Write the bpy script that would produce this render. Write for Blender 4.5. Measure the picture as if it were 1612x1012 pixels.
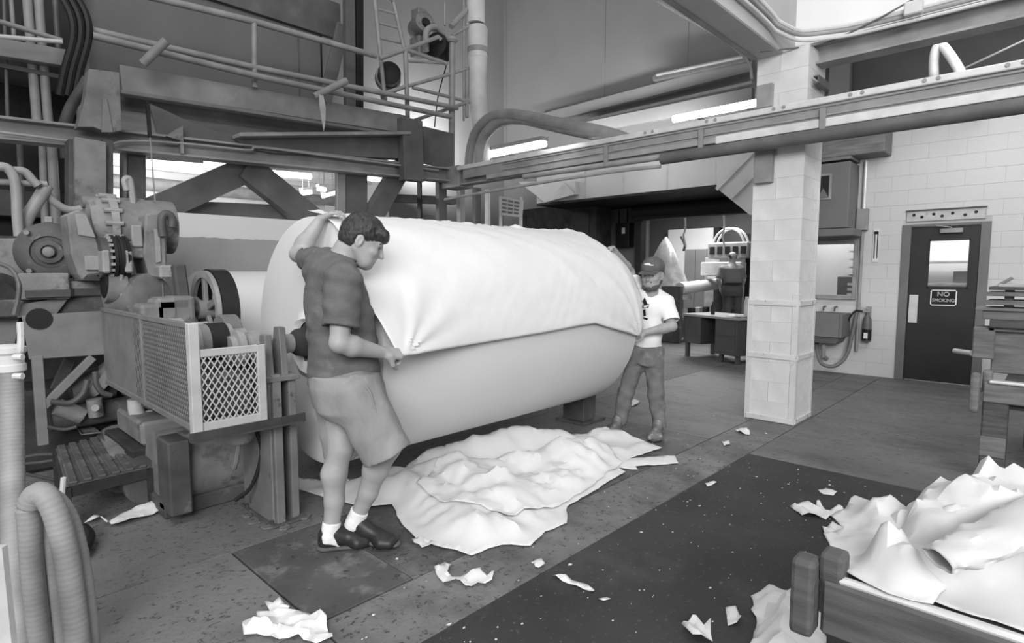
import bpy, bmesh, math, random
import numpy as np
from mathutils import Vector, Matrix, noise, geometry

for o in list(bpy.data.objects): bpy.data.objects.remove(o)
scene = bpy.context.scene
COL = scene.collection
rnd = random.Random(7)

# ---------------------------------------------------------------- camera
FPX, CAMH = 910.0, 1.5
PITCH, HEAD = math.atan(79 / FPX), math.radians(43.6)
CF = Vector((math.cos(HEAD) * math.cos(PITCH), math.sin(HEAD) * math.cos(PITCH), -math.sin(PITCH)))
CR = Vector((math.sin(HEAD), -math.cos(HEAD), 0))
CU = CR.cross(CF)
CC = Vector((0, 0, CAMH))
FH = Vector((math.cos(HEAD), math.sin(HEAD), 0))
cam = bpy.data.cameras.new('camera')
cam.sensor_width = 36.0
cam.lens = 36.0 * FPX / 1612.0
cam.clip_start = 0.02
cam.clip_end = 200
camo = bpy.data.objects.new('camera', cam)
COL.objects.link(camo)
M3 = Matrix((CR, CU, -CF)).transposed()
camo.matrix_world = Matrix.Translation(CC) @ M3.to_4x4()
scene.camera = camo

# ---------------------------------------------------------------- world, lights, exposure
world = bpy.data.worlds.new('world')
scene.world = world
world.use_nodes = True
bg = world.node_tree.nodes['Background']
bg.inputs[0].default_value = (1, 1, 1, 1)
bg.inputs[1].default_value = 0.36
vs = scene.view_settings
vs.view_transform = 'Standard'
vs.look = 'None'
vs.gamma = 1.0
vs.use_curve_mapping = False
vs.exposure = 0.0

def area_light(name, loc, target, sx, sy, power):
    l = bpy.data.lights.new(name, 'AREA')
    l.shape = 'RECTANGLE'; l.size = sx; l.size_y = sy; l.energy = power
    o = bpy.data.objects.new(name, l); COL.objects.link(o)
    o.location = loc
    o.rotation_euler = (Vector(target) - Vector(loc)).to_track_quat('-Z', 'Y').to_euler()
    return o
# unseen hall lights: added frontal fill behind the camera, then overhead ceiling lamps
area_light('hall_unseen_lights', (-4.6, -4.4, 4.9), (3.0, 3.0, 1.2), 6.0, 3.6, 1080)
area_light('hall_unseen_lights', (4.0, 0.0, 6.4), (4.2, 1.8, 0.0), 3.4, 1.6, 60)
area_light('hall_unseen_lights', (-0.6, 3.0, 6.4), (1.4, 4.8, 1.0), 2.8, 2.4, 120)
area_light('aisle_lamps', (7.4, 0.6, 3.55), (9.4, 1.0, 1.2), 1.2, 2.4, 50)
area_light('aisle_lamps', (6.6, 4.6, 3.3), (7.4, 4.6, 0.0), 0.6, 2.4, 9)

# ---------------------------------------------------------------- picture measuring helpers (pixel + real plane -> place)
def ray(x, y): return CR * ((x - 806) / FPX) + CF - CU * ((y - 506) / FPX)
def _pl(x, y, ax, v):
    d = ray(x, y); return CC + d * ((v - CC[ax]) / d[ax])
def gz(x, y, z=0.0): return _pl(x, y, 2, z)
def pa(x, y, a): return _pl(x, y, 0, a)
def pb(x, y, b): return _pl(x, y, 1, b)
def pv(x, y, o, ly):                     # on the upright plane that faces the camera, ly metres behind point o
    d = ray(x, y); t = ((o + FH * ly - CC).dot(FH)) / d.dot(FH); return CC + d * t

# ---------------------------------------------------------------- materials
MATS = {}
def lin(v):
    v = v / 255.0
    return v / 12.92 if v <= 0.04045 else ((v + 0.055) / 1.055) ** 2.4
def mat(name, v, rough=0.65, var=0.12, scale=5.0, bump=0.08, bscale=60.0, metal=0.0, v2=None, thr=0.5, soft=0.12, tscale=3.0,
        tdet=8.0, stretch=None, trans=0.0, emit=0.0, spec=0.4, fleck=None):
    """procedural grey: base tone v with soft variation, optional second tone v2 in worn patches"""
    if name in MATS: return MATS[name]
    m = bpy.data.materials.new(name); m.use_nodes = True
    nt = m.node_tree; N = nt.nodes; L = nt.links
    bs = N['Principled BSDF']
    bs.inputs['Roughness'].default_value = rough
    bs.inputs['Metallic'].default_value = metal
    bs.inputs['Specular IOR Level'].default_value = spec
    if emit:
        bs.inputs['Emission Color'].default_value = (1, 1, 1, 1)
        bs.inputs['Emission Strength'].default_value = emit
    tc = N.new('ShaderNodeTexCoord')
    src = tc.outputs['Object']
    if stretch:
        mp = N.new('ShaderNodeMapping'); mp.inputs['Scale'].default_value = stretch
        L.new(src, mp.inputs[0]); src = mp.outputs[0]
    n1 = N.new('ShaderNodeTexNoise'); n1.inputs['Scale'].default_value = scale; n1.inputs['Detail'].default_value = 6
    L.new(src, n1.inputs['Vector'])
    cr = N.new('ShaderNodeValToRGB')
    lo, hi = lin(v * (1 - var)), lin(min(255, v * (1 + var)))
    cr.color_ramp.elements[0].color = (lo, lo, lo, 1); cr.color_ramp.elements[0].position = 0.3
    cr.color_ramp.elements[1].color = (hi, hi, hi, 1); cr.color_ramp.elements[1].position = 0.7
    L.new(n1.outputs[0], cr.inputs[0])
    out = cr.outputs[0]
    def patch(tone, sc, det, th, sf, out):
        n2 = N.new('ShaderNodeTexNoise'); n2.inputs['Scale'].default_value = sc; n2.inputs['Detail'].default_value = det
        n2.inputs['Roughness'].default_value = 0.68
        L.new(src, n2.inputs['Vector'])
        c2 = N.new('ShaderNodeValToRGB')
        c2.color_ramp.elements[0].position = th; c2.color_ramp.elements[1].position = min(1, th + sf)
        L.new(n2.outputs[0], c2.inputs[0])
        mx = N.new('ShaderNodeMix'); mx.data_type = 'RGBA'
        t = lin(tone)
        L.new(c2.outputs[0], mx.inputs[0]); L.new(out, mx.inputs[6]); mx.inputs[7].default_value = (t, t, t, 1)
        return mx.outputs[2]
    if v2 is not None: out = patch(v2, tscale, tdet, thr, soft, out)
    if fleck is not None: out = patch(fleck[0], fleck[1], 12.0, fleck[2], 0.06, out)
    L.new(out, bs.inputs['Base Color'])
    if bump:
        n3 = N.new('ShaderNodeTexNoise'); n3.inputs['Scale'].default_value = bscale; n3.inputs['Detail'].default_value = 4
        L.new(src, n3.inputs['Vector'])
        bp = N.new('ShaderNodeBump'); bp.inputs['Strength'].default_value = bump; bp.inputs['Distance'].default_value = 0.01
        L.new(n3.outputs[0], bp.inputs['Height']); L.new(bp.outputs[0], bs.inputs['Normal'])
    if trans:
        bs.inputs['Transmission Weight'].default_value = trans
    MATS[name] = m
    return m

# floors, walls
mat('concrete_floor', 120, 0.8, 0.10, 1.3, 0.4, 45, v2=92, thr=0.44, soft=0.30, tscale=1.3, tdet=15, fleck=(76, 34, 0.56))
mat('concrete_light', 120, 0.8, 0.10, 1.6, 0.35, 45, v2=84, thr=0.44, soft=0.24, tscale=2.2, tdet=15, fleck=(64, 34, 0.565))
mat('concrete_wet', 82, 0.6, 0.12, 2.0, 0.3, 40, v2=114, thr=0.50, soft=0.16, tscale=3.0, tdet=15, fleck=(60, 28, 0.56))
mat('dark_mat', 54, 0.75, 0.14, 2.0, 0.35, 120, v2=72, thr=0.54, soft=0.14, tscale=1.6, tdet=14, fleck=(92, 40, 0.60))
mat('aisle_floor', 106, 0.6, 0.10, 1.2, 0.15, 40, v2=78, thr=0.48, soft=0.20, tscale=1.3, tdet=14, stretch=(1.5, 0.7, 1), fleck=(70, 24, 0.57))
mat('joint', 40, 0.9)
mat('plate_metal', 84, 0.5, 0.12, 3.0, 0.25, 50, v2=116, thr=0.52, soft=0.10, tscale=5.0, tdet=15, fleck=(56, 16, 0.60))
mat('block_white', 206, 0.7, 0.05, 2.0, 0.25, 60, v2=180, thr=0.58, soft=0.2, tscale=1.4)
mat('block_wall', 206, 0.75, 0.02, 0.6, 0.25, 60)
mat('mortar', 186, 0.9, 0.05)
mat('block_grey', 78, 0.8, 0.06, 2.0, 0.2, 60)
mat('tall_wall', 120, 0.8, 0.05, 0.5, 0.1, 60)
mat('col_white', 216, 0.65, 0.05, 3.0, 0.25, 55, v2=196, thr=0.56, soft=0.15, tscale=2.4, fleck=(96, 9, 0.71))
mat('col_guard', 208, 0.6, 0.05, 3.0, 0.2, 55, v2=176, thr=0.55, soft=0.12, tscale=6.0, tdet=12, fleck=(72, 12, 0.615))
mat('ceiling_white', 232, 0.8, 0.03, 1.0, 0.05)
mat('duct_white', 192, 0.45, 0.05, 1.2, 0.05, spec=0.5)
mat('girder', 178, 0.8, 0.05, 1.0, 0.15, 40)
# steel and machine paints
mat('beam_paint', 140, 0.55, 0.12, 3.0, 0.12, 40, v2=158, thr=0.58, soft=0.12, tscale=3.5)
mat('beam_dark', 94, 0.6, 0.12, 3.0, 0.12, 40, v2=112, thr=0.60, soft=0.12)
mat('machine', 124, 0.6, 0.14, 4.0, 0.2, 50, v2=92, thr=0.54, soft=0.10, tscale=6.0, tdet=10)
mat('machine_dark', 80, 0.6, 0.16, 5.0, 0.2, 50, v2=118, thr=0.58, soft=0.10, tscale=6.0)
mat('machine_light', 144, 0.55, 0.10, 5.0, 0.15, 50, v2=112, thr=0.57, soft=0.10, tscale=8.0)
mat('grime', 48, 0.8, 0.25, 6.0, 0.3, 40)
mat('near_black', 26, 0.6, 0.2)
mat('rubber', 30, 0.55, 0.1)
mat('steel', 150, 0.35, 0.1, 6.0, 0.06, 80, metal=0.3)
mat('steel_dark', 92, 0.4, 0.15, 6.0, 0.08, 60, metal=0.5)
mat('bright_steel', 216, 0.3, 0.06, 6.0, 0.03, 80, metal=0.15, spec=0.7)
mat('guard_light', 186, 0.5, 0.07, 6.0, 0.08, 60, v2=140, thr=0.62, soft=0.08, tscale=8)
mat('guard_grey', 120, 0.55, 0.08, 6.0, 0.08, 60, v2=104, thr=0.6, soft=0.1, tscale=6)
mat('stand_grey', 118, 0.5, 0.10, 4.0, 0.12, 50, v2=74, thr=0.60, soft=0.06, tscale=7)
mat('pipe_white', 206, 0.5, 0.06, 3.0, 0.12, 50)
mat('pipe_grey', 150, 0.5, 0.1, 4.0, 0.1, 50)
mat('pipe_dark', 96, 0.45, 0.1, 4.0, 0.1, 50)
mat('hose', 144, 0.6, 0.08, 8.0, 0.15, 30, v2=126, thr=0.6, soft=0.15, tscale=5, stretch=(1, 1, 1))
mat('panel_grey', 112, 0.7, 0.08, 0.8, 0.1, 30)
mat('paper', 224, 0.85, 0.015, 2.0, 0.12, 14, spec=0.15)
mat('paper_roll', 214, 0.85, 0.012, 1.0, 0.05, 90, spec=0.15)
mat('paper_waste', 206, 0.85, 0.02, 2.0, 0.15, 14, spec=0.15)
mat('paper_grey', 150, 0.85, 0.04, 2.0, 0.1, 14, spec=0.15)
mat('core', 66, 0.7, 0.2, 10)
mat('tube_light', 255, 0.5, 0, emit=6.0, bump=0)
mat('door_dark', 46, 0.5, 0.10, 2.0, 0.05, 30, v2=64, thr=0.62, soft=0.1, tscale=2.0)
mat('door_frame', 112, 0.5, 0.06, 3.0, 0.05)
mat('sign_black', 18, 0.5, 0.05, bump=0)
mat('sign_white', 225, 0.6, 0.02, bump=0)
mat('sign_grey', 172, 0.6, 0.03, bump=0)
mat('desk', 76, 0.5, 0.08, 3.0, 0.05)
mat('desk_top', 150, 0.4, 0.06, 3.0, 0.03)
mat('wood', 116, 0.7, 0.14, 4.0, 0.15, 40, stretch=(8, 1, 8))
mat('wood_dark', 84, 0.7, 0.16, 4.0, 0.15, 40, stretch=(8, 1, 8))
mat('glass', 230, 0.03, 0, bump=0, trans=1.0)
mat('foil', 205, 0.22, 0.1, 6, 0.6, 14, metal=0.6)
# people
mat('skin', 162, 0.55, 0.05, 9.0, 0.06, 70)
mat('skin_far', 158, 0.55, 0.06, 9.0, 0.06, 70)
mat('hair', 46, 0.5, 0.35, 60.0, 0.5, 120, stretch=(1, 1, 0.35))
mat('tshirt_grey', 97, 0.9, 0.07, 14.0, 0.7, 20, v2=112, thr=0.58, soft=0.12, tscale=9)
mat('shorts', 142, 0.9, 0.07, 10.0, 0.7, 18, v2=162, thr=0.58, soft=0.1, tscale=7, stretch=(1, 1, 0.5))
mat('sock', 236, 0.95, 0.03, 30.0, 0.2, 90)
mat('shoe', 42, 0.45, 0.15, 14.0, 0.12, 50)
mat('sole', 84, 0.7, 0.15)
mat('tshirt_white', 238, 0.9, 0.02, 10.0, 0.2, 24)
mat('jeans', 112, 0.9, 0.12, 10.0, 0.2, 30, v2=150, thr=0.55, soft=0.14, tscale=5)
mat('boot', 112, 0.7, 0.2, 20.0, 0.3, 40, v2=170, thr=0.56, soft=0.06, tscale=18)
mat('beard', 80, 0.8, 0.2, 60, 0.4, 150)
mat('cap', 92, 0.85, 0.1, 20, 0.15, 90)
mat('eye_white', 170, 0.3, 0, bump=0)
mat('lips', 128, 0.5, 0.05)

# ---------------------------------------------------------------- mesh building
def V(*a): return Vector(a[0]) if len(a) == 1 else Vector(a)
class MB:
    def __init__(s): s.v = []; s.f = []
    def add(s, vs, fs):
        n = len(s.v); s.v += [Vector(q) for q in vs]; s.f += [tuple(i + n for i in f) for f in fs]; return s
    def hexa(s, P):                       # 8 points: bottom loop then top loop
        return s.add(P, [(3, 2, 1, 0), (4, 5, 6, 7), (0, 1, 5, 4), (1, 2, 6, 5), (2, 3, 7, 6), (3, 0, 4, 7)])
    def box(s, lo, hi):
        a, b, c = lo; d, e, f = hi
        return s.hexa([(a, b, c), (d, b, c), (d, e, c), (a, e, c), (a, b, f), (d, b, f), (d, e, f), (a, e, f)])
    def cbox(s, c, sz): return s.box([c[i] - sz[i] / 2 for i in range(3)], [c[i] + sz[i] / 2 for i in range(3)])
    def frame(s, p, q, up=(0, 0, 1)):
        p, q = Vector(p), Vector(q); d = (q - p).normalized(); up = Vector(up)
        if abs(d.dot(up.normalized())) > 0.99: up = Vector((1, 0, 0)) if abs(d.x) < 0.9 else Vector((0, 1, 0))
        x = d.cross(up).normalized(); y = x.cross(d).normalized()
        return p, q, x, y
    def bar(s, p, q, w, h, up=(0, 0, 1)):
        p, q, x, y = s.frame(p, q, up); w /= 2; h /= 2
        l = [(-w, -h), (w, -h), (w, h), (-w, h)]
        return s.hexa([p + x * i + y * j for i, j in l] + [q + x * i + y * j for i, j in l])
    def extr(s, p, q, prof, up=(0, 0, 1)):   # closed 2d profile swept p -> q
        p, q, x, y = s.frame(p, q, up); n = len(prof)
        vs = [p + x * i + y * j for i, j in prof] + [q + x * i + y * j for i, j in prof]
        fs = [(i, (i + 1) % n, n + (i + 1) % n, n + i) for i in range(n)] + [tuple(range(n))[::-1], tuple(range(n, 2 * n))]
        return s.add(vs, fs)
    def ibeam(s, p, q, w, h, tf=0.02, tw=0.014, up=(0, 0, 1)):
        W, H, T = w / 2, h / 2, tw / 2
        return s.extr(p, q, [(-W, -H), (W, -H), (W, -H + tf), (T, -H + tf), (T, H - tf), (W, H - tf), (W, H), (-W, H), (-W, H - tf), (-T, H - tf), (-T, -H + tf), (-W, -H + tf)], up)
    def channel(s, p, q, w, h, t=0.012, up=(0, 0, 1)):   # open towards +x of the frame
        W, H = w / 2, h / 2
        return s.extr(p, q, [(-W, -H), (W, -H), (W, -H + t), (-W + t, -H + t), (-W + t, H - t), (W, H - t), (W, H), (-W, H)], up)
    def angle(s, p, q, w, t=0.008, sx=1, sy=1, up=(0, 0, 1)):
        return s.extr(p, q, [(0, 0), (sx * w, 0), (sx * w, sy * t), (sx * t, sy * t), (sx * t, sy * w), (0, sy * w)], up)
    def tube(s, pts, r, n=10, cap=True):
        pts = [Vector(p) for p in pts]; m = len(pts)
        rs = r if isinstance(r, (list, tuple)) else [r] * m
        d0 = (pts[1] - pts[0]).normalized()
        x = d0.orthogonal().normalized(); rings = []
        vs = []
        for i in range(m):
            d = (pts[min(i + 1, m - 1)] - pts[max(i - 1, 0)]).normalized()
            x = (x - d * x.dot(d)).normalized(); y = d.cross(x)
            for k in range(n):
                t = 2 * math.pi * k / n
                vs.append(pts[i] + (x * math.cos(t) + y * math.sin(t)) * rs[i])
        fs = []
        for i in range(m - 1):
            for k in range(n):
                k2 = (k + 1) % n
                fs.append((i * n + k, i * n + k2, (i + 1) * n + k2, (i + 1) * n + k))
        if cap: fs += [tuple(range(n))[::-1], tuple(range((m - 1) * n, m * n))]
        return s.add(vs, fs)
    def lathe(s, o, d, prof, n=32, closed=False):        # profile of (distance along d, radius)
        o = Vector(o); d = Vector(d).normalized(); x = d.orthogonal().normalized(); y = d.cross(x)
        vs = []; m = len(prof)
        for t, r in prof:
            for k in range(n):
                q = 2 * math.pi * k / n
                vs.append(o + d * t + (x * math.cos(q) + y * math.sin(q)) * r)
        fs = []
        for i in range(m if closed else m - 1):
            j = (i + 1) % m
            for k in range(n):
                k2 = (k + 1) % n
                fs.append((i * n + k, i * n + k2, j * n + k2, j * n + k))
        if not closed:
            fs += [tuple(range(n))[::-1], tuple(range((m - 1) * n, m * n))]
        return s.add(vs, fs)
    def cyl(s, p, q, r, r2=None, n=24):
        p, q = Vector(p), Vector(q); L = (q - p).length
        return s.lathe(p, q - p, [(0, r), (L, r if r2 is None else r2)], n)
    def prism(s, pts, off):                # planar polygon thickened by vector off
        n = len(pts); off = Vector(off); pts = [Vector(p) for p in pts]
        return s.add(pts + [p + off for p in pts], [tuple(range(n))[::-1], tuple(range(n, 2 * n))] + [(i, (i + 1) % n, n + (i + 1) % n, n + i) for i in range(n)])
    def build(s, name, m, parent=None, smooth=False, bev=0.0, seg=1):
        return mesh_obj(name, s.v, s.f, m, parent, smooth, bev, seg)

WPOS = {}
def mesh_obj(name, vs, fs, m, parent=None, smooth=False, bev=0.0, seg=1, origin=None):
    lo = Vector((min(p[i] for p in vs) for i in range(3))); hi = Vector((max(p[i] for p in vs) for i in range(3)))
    c = Vector(((lo.x + hi.x) / 2, (lo.y + hi.y) / 2, lo.z)) if origin is None else Vector(origin)
    me = bpy.data.meshes.new(name)
    me.from_pydata([tuple(Vector(p) - c) for p in vs], [], fs)
    bm = bmesh.new(); bm.from_mesh(me); bmesh.ops.recalc_face_normals(bm, faces=bm.faces); bm.to_mesh(me); bm.free()
    me.materials.append(MATS[m] if isinstance(m, str) else m)
    if smooth:
        me.polygons.foreach_set('use_smooth', [True] * len(me.polygons))
        if smooth != 'all': me.set_sharp_from_angle(angle=math.radians(38))
    o = bpy.data.objects.new(name, me); COL.objects.link(o)
    place(o, c, parent)
    if bev:
        b = o.modifiers.new('bevel', 'BEVEL'); b.width = bev; b.segments = seg; b.limit_method = 'ANGLE'; b.angle_limit = math.radians(35)
    return o
def place(o, world, parent=None):
    o.location = Vector(world) - (WPOS[parent.name] if parent else Vector((0, 0, 0)))
    if parent: o.parent = parent
    WPOS[o.name] = Vector(world)
def tag(o, label, cat, group=None):
    o['label'] = label; o['category'] = cat
    if group: o['group'] = group
    return o
def thing(name, label, cat, loc, group=None):
    o = bpy.data.objects.new(name, None); o.empty_display_size = 0.1; COL.objects.link(o)
    place(o, loc); return tag(o, label, cat, group)
def struct(o): o['kind'] = 'structure'; return o
def sroot(name, loc):
    o = bpy.data.objects.new(name, None); COL.objects.link(o); place(o, loc); return struct(o)
def twin(o, delta, parent=None, group=None, label=None):     # copy of one mesh object, moved
    c = o.copy(); COL.objects.link(c)
    place(c, WPOS[o.name] + Vector(delta), parent)
    if label: c['label'] = label
    return c
def smoothpath(pts, n=8):                  # Catmull-Rom
    P = [Vector(p) for p in pts]; P = [P[0] * 2 - P[1]] + P + [P[-1] * 2 - P[-2]]; out = []
    for i in range(1, len(P) - 2):
        for k in range(n):
            t = k / n
            out.append(0.5 * ((2 * P[i]) + (-P[i - 1] + P[i + 1]) * t + (2 * P[i - 1] - 5 * P[i] + 4 * P[i + 1] - P[i + 2]) * t * t + (-P[i - 1] + 3 * P[i] - 3 * P[i + 1] + P[i + 2]) * t ** 3))
    out.append(P[-2]); return out
# crumpled paper: sum of randomly turned triangle waves
def crumple_fn(seed, amp, wl, oct=4, dim=2):
    r = random.Random(seed); W = []
    for k in range(oct):
        for j in range(3):
            t = r.uniform(0, math.pi * 2)
            W.append((math.cos(t), math.sin(t), r.uniform(0, 10), wl * r.uniform(0.7, 1.4) / (1.9 ** k), amp / (1.8 ** k) * r.uniform(0.5, 1)))
    def f(x, y):
        h = 0
        wx = x + 0.35 * wl * noise.noise((x / wl * 0.8, y / wl * 0.8, seed))
        wy = y + 0.35 * wl * noise.noise((x / wl * 0.8 + 9, y / wl * 0.8, seed))
        for c, s_, o, w, a in W:
            u = ((c * wx + s_ * wy) / w + o) % 1.0
            h += a * (abs(2 * u - 1) - 0.5)
        return h
    return f
def ragged(poly, seed, amp=0.012, step=0.03):   # subdivide a 2d outline and roughen it
    r = random.Random(seed); out = []
    n = len(poly)
    for i in range(n):
        p = Vector(poly[i][:2]); q = Vector(poly[(i + 1) % n][:2]); L = (q - p).length
        k = max(1, int(L / step)); nr = Vector((-(q - p).y, (q - p).x)).normalized()
        out.append(p)
        for j in range(1, k):
            out.append(p.lerp(q, j / k) + nr * r.uniform(-amp, amp))
    return out
def sheet2d(name, poly, hfun, m, spacing=0.04, seed=1, parent=None, thick=0.0015):
    """paper sheet over an outline on the floor plan; hfun(x, y) -> z"""
    r = random.Random(seed)
    xs = [p[0] for p in poly]; ys = [p[1] for p in poly]; n = len(poly)
    pts = [Vector((p[0], p[1])) for p in poly]
    def inside(x, y):
        c = False; j = n - 1
        for i in range(n):
            if (ys[i] > y) != (ys[j] > y) and x < (xs[j] - xs[i]) * (y - ys[i]) / (ys[j] - ys[i]) + xs[i]: c = not c
            j = i
        return c
    x = min(xs)
    while x < max(xs):
        y = min(ys)
        while y < max(ys):
            qx, qy = x + r.uniform(-.3, .3) * spacing, y + r.uniform(-.3, .3) * spacing
            if inside(qx, qy): pts.append(Vector((qx, qy)))
            y += spacing
        x += spacing
    vs, es, fs, *_ = geometry.delaunay_2d_cdt(pts, [], [list(range(n))], 1, 1e-6)
    v3 = [(p.x, p.y, hfun(p.x, p.y)) for p in vs]
    o = mesh_obj(name, v3, [tuple(f) for f in fs], m, parent, smooth='yes')
    if thick:
        md = o.modifiers.new('thickness', 'SOLIDIFY'); md.thickness = thick; md.offset = -1
    return o
# ================================================================ THE SETTING
# ---- floor: slabs with recessed joints
floor = struct(MB().box((-4, -4, -0.12), (16, 16, -0.015)).build('floor', 'joint'))
G = 0.004
def slab(name, a0, b0, a1, b1, m, z=0.0):
    return MB().box((a0 + G, b0 + G, -0.015), (a1 - G, b1 - G, z)).build(name, m, floor, bev=0.003)
slab('dark_slab', -4, -4, 4.72, 1.8, 'dark_mat', 0.003)
slab('slab', 4.72, -4, 9.5, 1.8, 'aisle_floor')
slab('slab', -4, 1.8, 1.12, 2.22, 'concrete_light')
slab('slab', 1.12, 1.8, 5.3, 2.22, 'concrete_light')
slab('slab', 5.3, 1.8, 9.5, 2.22, 'aisle_floor')
slab('slab', -4, 2.22, 1.12, 3.14, 'concrete_floor')
slab('trench_plate', 1.12, 2.22, 1.63, 3.14, 'plate_metal', 0.004)
slab('slab', 1.63, 2.22, 4.9, 3.14, 'concrete_wet')
slab('slab', 4.9, 2.22, 9.5, 3.9, 'aisle_floor')
slab('slab', -4, 3.14, 4.9, 3.9, 'concrete_floor')
slab('slab', -4, 3.9, 9.5, 16, 'concrete_floor')
slab('slab', 9.5, -4, 16, 16, 'aisle_floor')

# ---- right wall: painted blocks, door and window openings
DB0, DB1, DZ = 0.70, 1.64, 2.13
WB0, WB1, WZ0, WZ1 = 2.17, 2.80, 1.09, 1.96
OB0, OB1, OZ = 3.36, 5.70, 2.52
WA = 9.5
wr = MB()
def wallpiece(mb, b0, b1, z0, z1): mb.box((WA + 0.004, b0, z0), (WA + 0.2, b1, z1))
for b0, b1, z0, z1 in [(-4, DB0, 0, 3.6), (DB0, DB1, DZ, 3.6), (DB1, WB0, 0, 3.6), (WB0, WB1, 0, WZ0), (WB0, WB1, WZ1, 3.6), (WB1, OB0, 0, 3.6)]:
    wallpiece(wr, b0, b1, z0, z1)
wall_right = struct(wr.build('wall_right', 'mortar'))
blk = {}
def block(b0, b1, z0, z1):
    key = (round(b1 - b0, 3), round(z1 - z0, 3))
    c = Vector((WA, b0, z0))
    if key in blk:
        o = blk[key].copy(); COL.objects.link(o); place(o, c, wall_right); return
    o = mesh_obj('block', MB().box((WA - 0.0, b0 + 0.002, z0 + 0.002), (WA + 0.02, b1 - 0.002, z1 - 0.002)).v,
                 [(3, 2, 1, 0), (4, 5, 6, 7), (0, 1, 5, 4), (1, 2, 6, 5), (2, 3, 7, 6), (3, 0, 4, 7)], 'block_wall', wall_right, origin=c)
    blk[key] = o
for r in range(18):
    z0, z1 = r * 0.2, r * 0.2 + 0.2
    spans = [(-0.4, OB0)]
    def cut(sp, lo, hi):
        out = []
        for s0, s1 in sp:
            if hi <= s0 or lo >= s1: out.append((s0, s1)); continue
            if lo > s0: out.append((s0, lo))
            if hi < s1: out.append((hi, s1))
        return out
    if z0 < DZ - 0.05: spans = cut(spans, DB0, DB1)
    if z1 > WZ0 and z0 < WZ1: spans = cut(spans, WB0, WB1)
    off = 0.2 if r % 2 else 0.0
    for s0, s1 in spans:
        k = math.floor((s0 - off) / 0.4); b = s0
        while b < s1 - 1e-4:
            nb = min(s1, off + (k + 1) * 0.4)
            if nb - b > 0.03: block(round(b, 3), round(nb, 3), z0, z1)
            b = nb; k += 1
up = struct(MB().box((WA, -4, 3.6), (WA + 0.2, 3.5, 6.4)).build('wall_right_upper', 'block_grey'))  # darker grey carries the shade on the upper wall
# far tall wall over and beside the opening to the next room
tw = MB()
tw.box((WA, OB0, OZ), (WA + 0.2, OB1, 8.5)); tw.box((WA, OB1, 0), (WA + 0.2, 9.5, 8.5))
tw.box((WA, 3.3, 3.6), (WA + 0.2, 3.5, 8.5))
wall_far = struct(tw.build('wall_far', 'tall_wall'))
for b in (9.22, 6.6, 4.9):
    MB().box((WA - 0.012, b - 0.012, 4.3), (WA, b + 0.012, 8.5)).build('wall_seam', 'tall_wall', wall_far)
# left far wall, open below to the bright bay behind
lw = MB()
lw.box((-4, 9.3, 3.75), (9.7, 9.5, 8.5)); lw.box((6.4, 9.3, 0), (9.7, 9.5, 3.75))
wall_left = struct(lw.build('wall_left', 'tall_wall'))
# bright bay behind the machine: ceiling with ribs, back wall
bay = struct(MB().box((-5, 9.5, 4.3), (10, 18.5, 4.4)).build('ceiling_bay', 'ceiling_white'))
for i in range(9):
    b = 10.0 + i * 0.9
    MB().box((-5, b, 4.12), (10, b + 0.16, 4.3)).build('ceiling_rib', 'ceiling_white', bay)
wall_bay = struct(MB().box((-5, 18.3, 0), (10, 18.5, 4.3)).build('wall_bay', 'ceiling_white'))
MB().tube([(-5, 17.6, 3.8), (10, 17.6, 3.8)], 0.16, 12).build('duct_run', 'pipe_grey', wall_bay, True)

# ---- column of painted blocks with steel corner guards
CA0, CA1, CB0, CB1, CZ = 5.90, 6.42, 1.83, 2.30, 3.60
colm = sroot('column', ((CA0 + CA1) / 2, (CB0 + CB1) / 2, 0))
MB().box((CA0 + 0.012, CB0 + 0.012, 0), (CA1 - 0.012, CB1 - 0.012, CZ)).build('column_core', 'col_white', colm)
z = 0.0; k = 0
while z < CZ - 0.01:
    z1 = min(CZ, z + 0.20)
    if k % 2:
        MB().box((CA0, CB0, z + .0004), (CA1, CB0 + 0.25, z1 - .0004)).build('block', 'col_white', colm, bev=0.0015)
        MB().box((CA0, CB0 + 0.252, z + .0004), (CA1, CB1, z1 - .0004)).build('block', 'col_white', colm, bev=0.0015)
    else:
        MB().box((CA0, CB0, z + .0004), (CA1, CB1, z1 - .0004)).build('block', 'col_white', colm, bev=0.0015)
    z = z1; k += 1
# corner angle irons, straps and base rails on the lower half
GA = 0.008
for (a, b, sa, sb, top) in [(CA0, CB0, 1, 1, 1.28), (CA0, CB1, 1, -1, 1.22), (CA1, CB0, -1, 1, 1.22)]:
    m = MB()
    m.box((min(a - sa * GA, a + sa * 0.05), min(b - sb * GA, b), 0), (max(a - sa * GA, a + sa * 0.05), max(b - sb * GA, b), top))
    m.box((min(a - sa * GA, a), min(b, b + sb * 0.05), 0), (max(a - sa * GA, a), max(b, b + sb * 0.05), top))
    m.build('corner_guard', 'col_guard', colm, bev=0.003)
for z in (0.03, 0.66, 1.19):
    MB().box((CA0 - 0.016, CB0 + 0.01, z - 0.025), (CA0, CB1 - 0.01, z + 0.025)).build('guard_strap', 'col_guard', colm, bev=0.003)
    MB().box((CA0 + 0.01, CB0 - 0.016, z - 0.025), (CA1 - 0.01, CB0, z + 0.025)).build('guard_strap', 'col_guard', colm, bev=0.003)
MB().box((CA0 - 0.07, CB1 - 0.2, 2.36), (CA0, CB1 - 0.03, 2.74)).build('bracket_plate', 'beam_paint', colm, bev=0.004)
MB().box((CA0 - 0.05, CB1 - 0.17, 3.08), (CA0, CB1 - 0.02, 3.30)).build('bracket_plate', 'pipe_grey', colm, bev=0.004)
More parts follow.
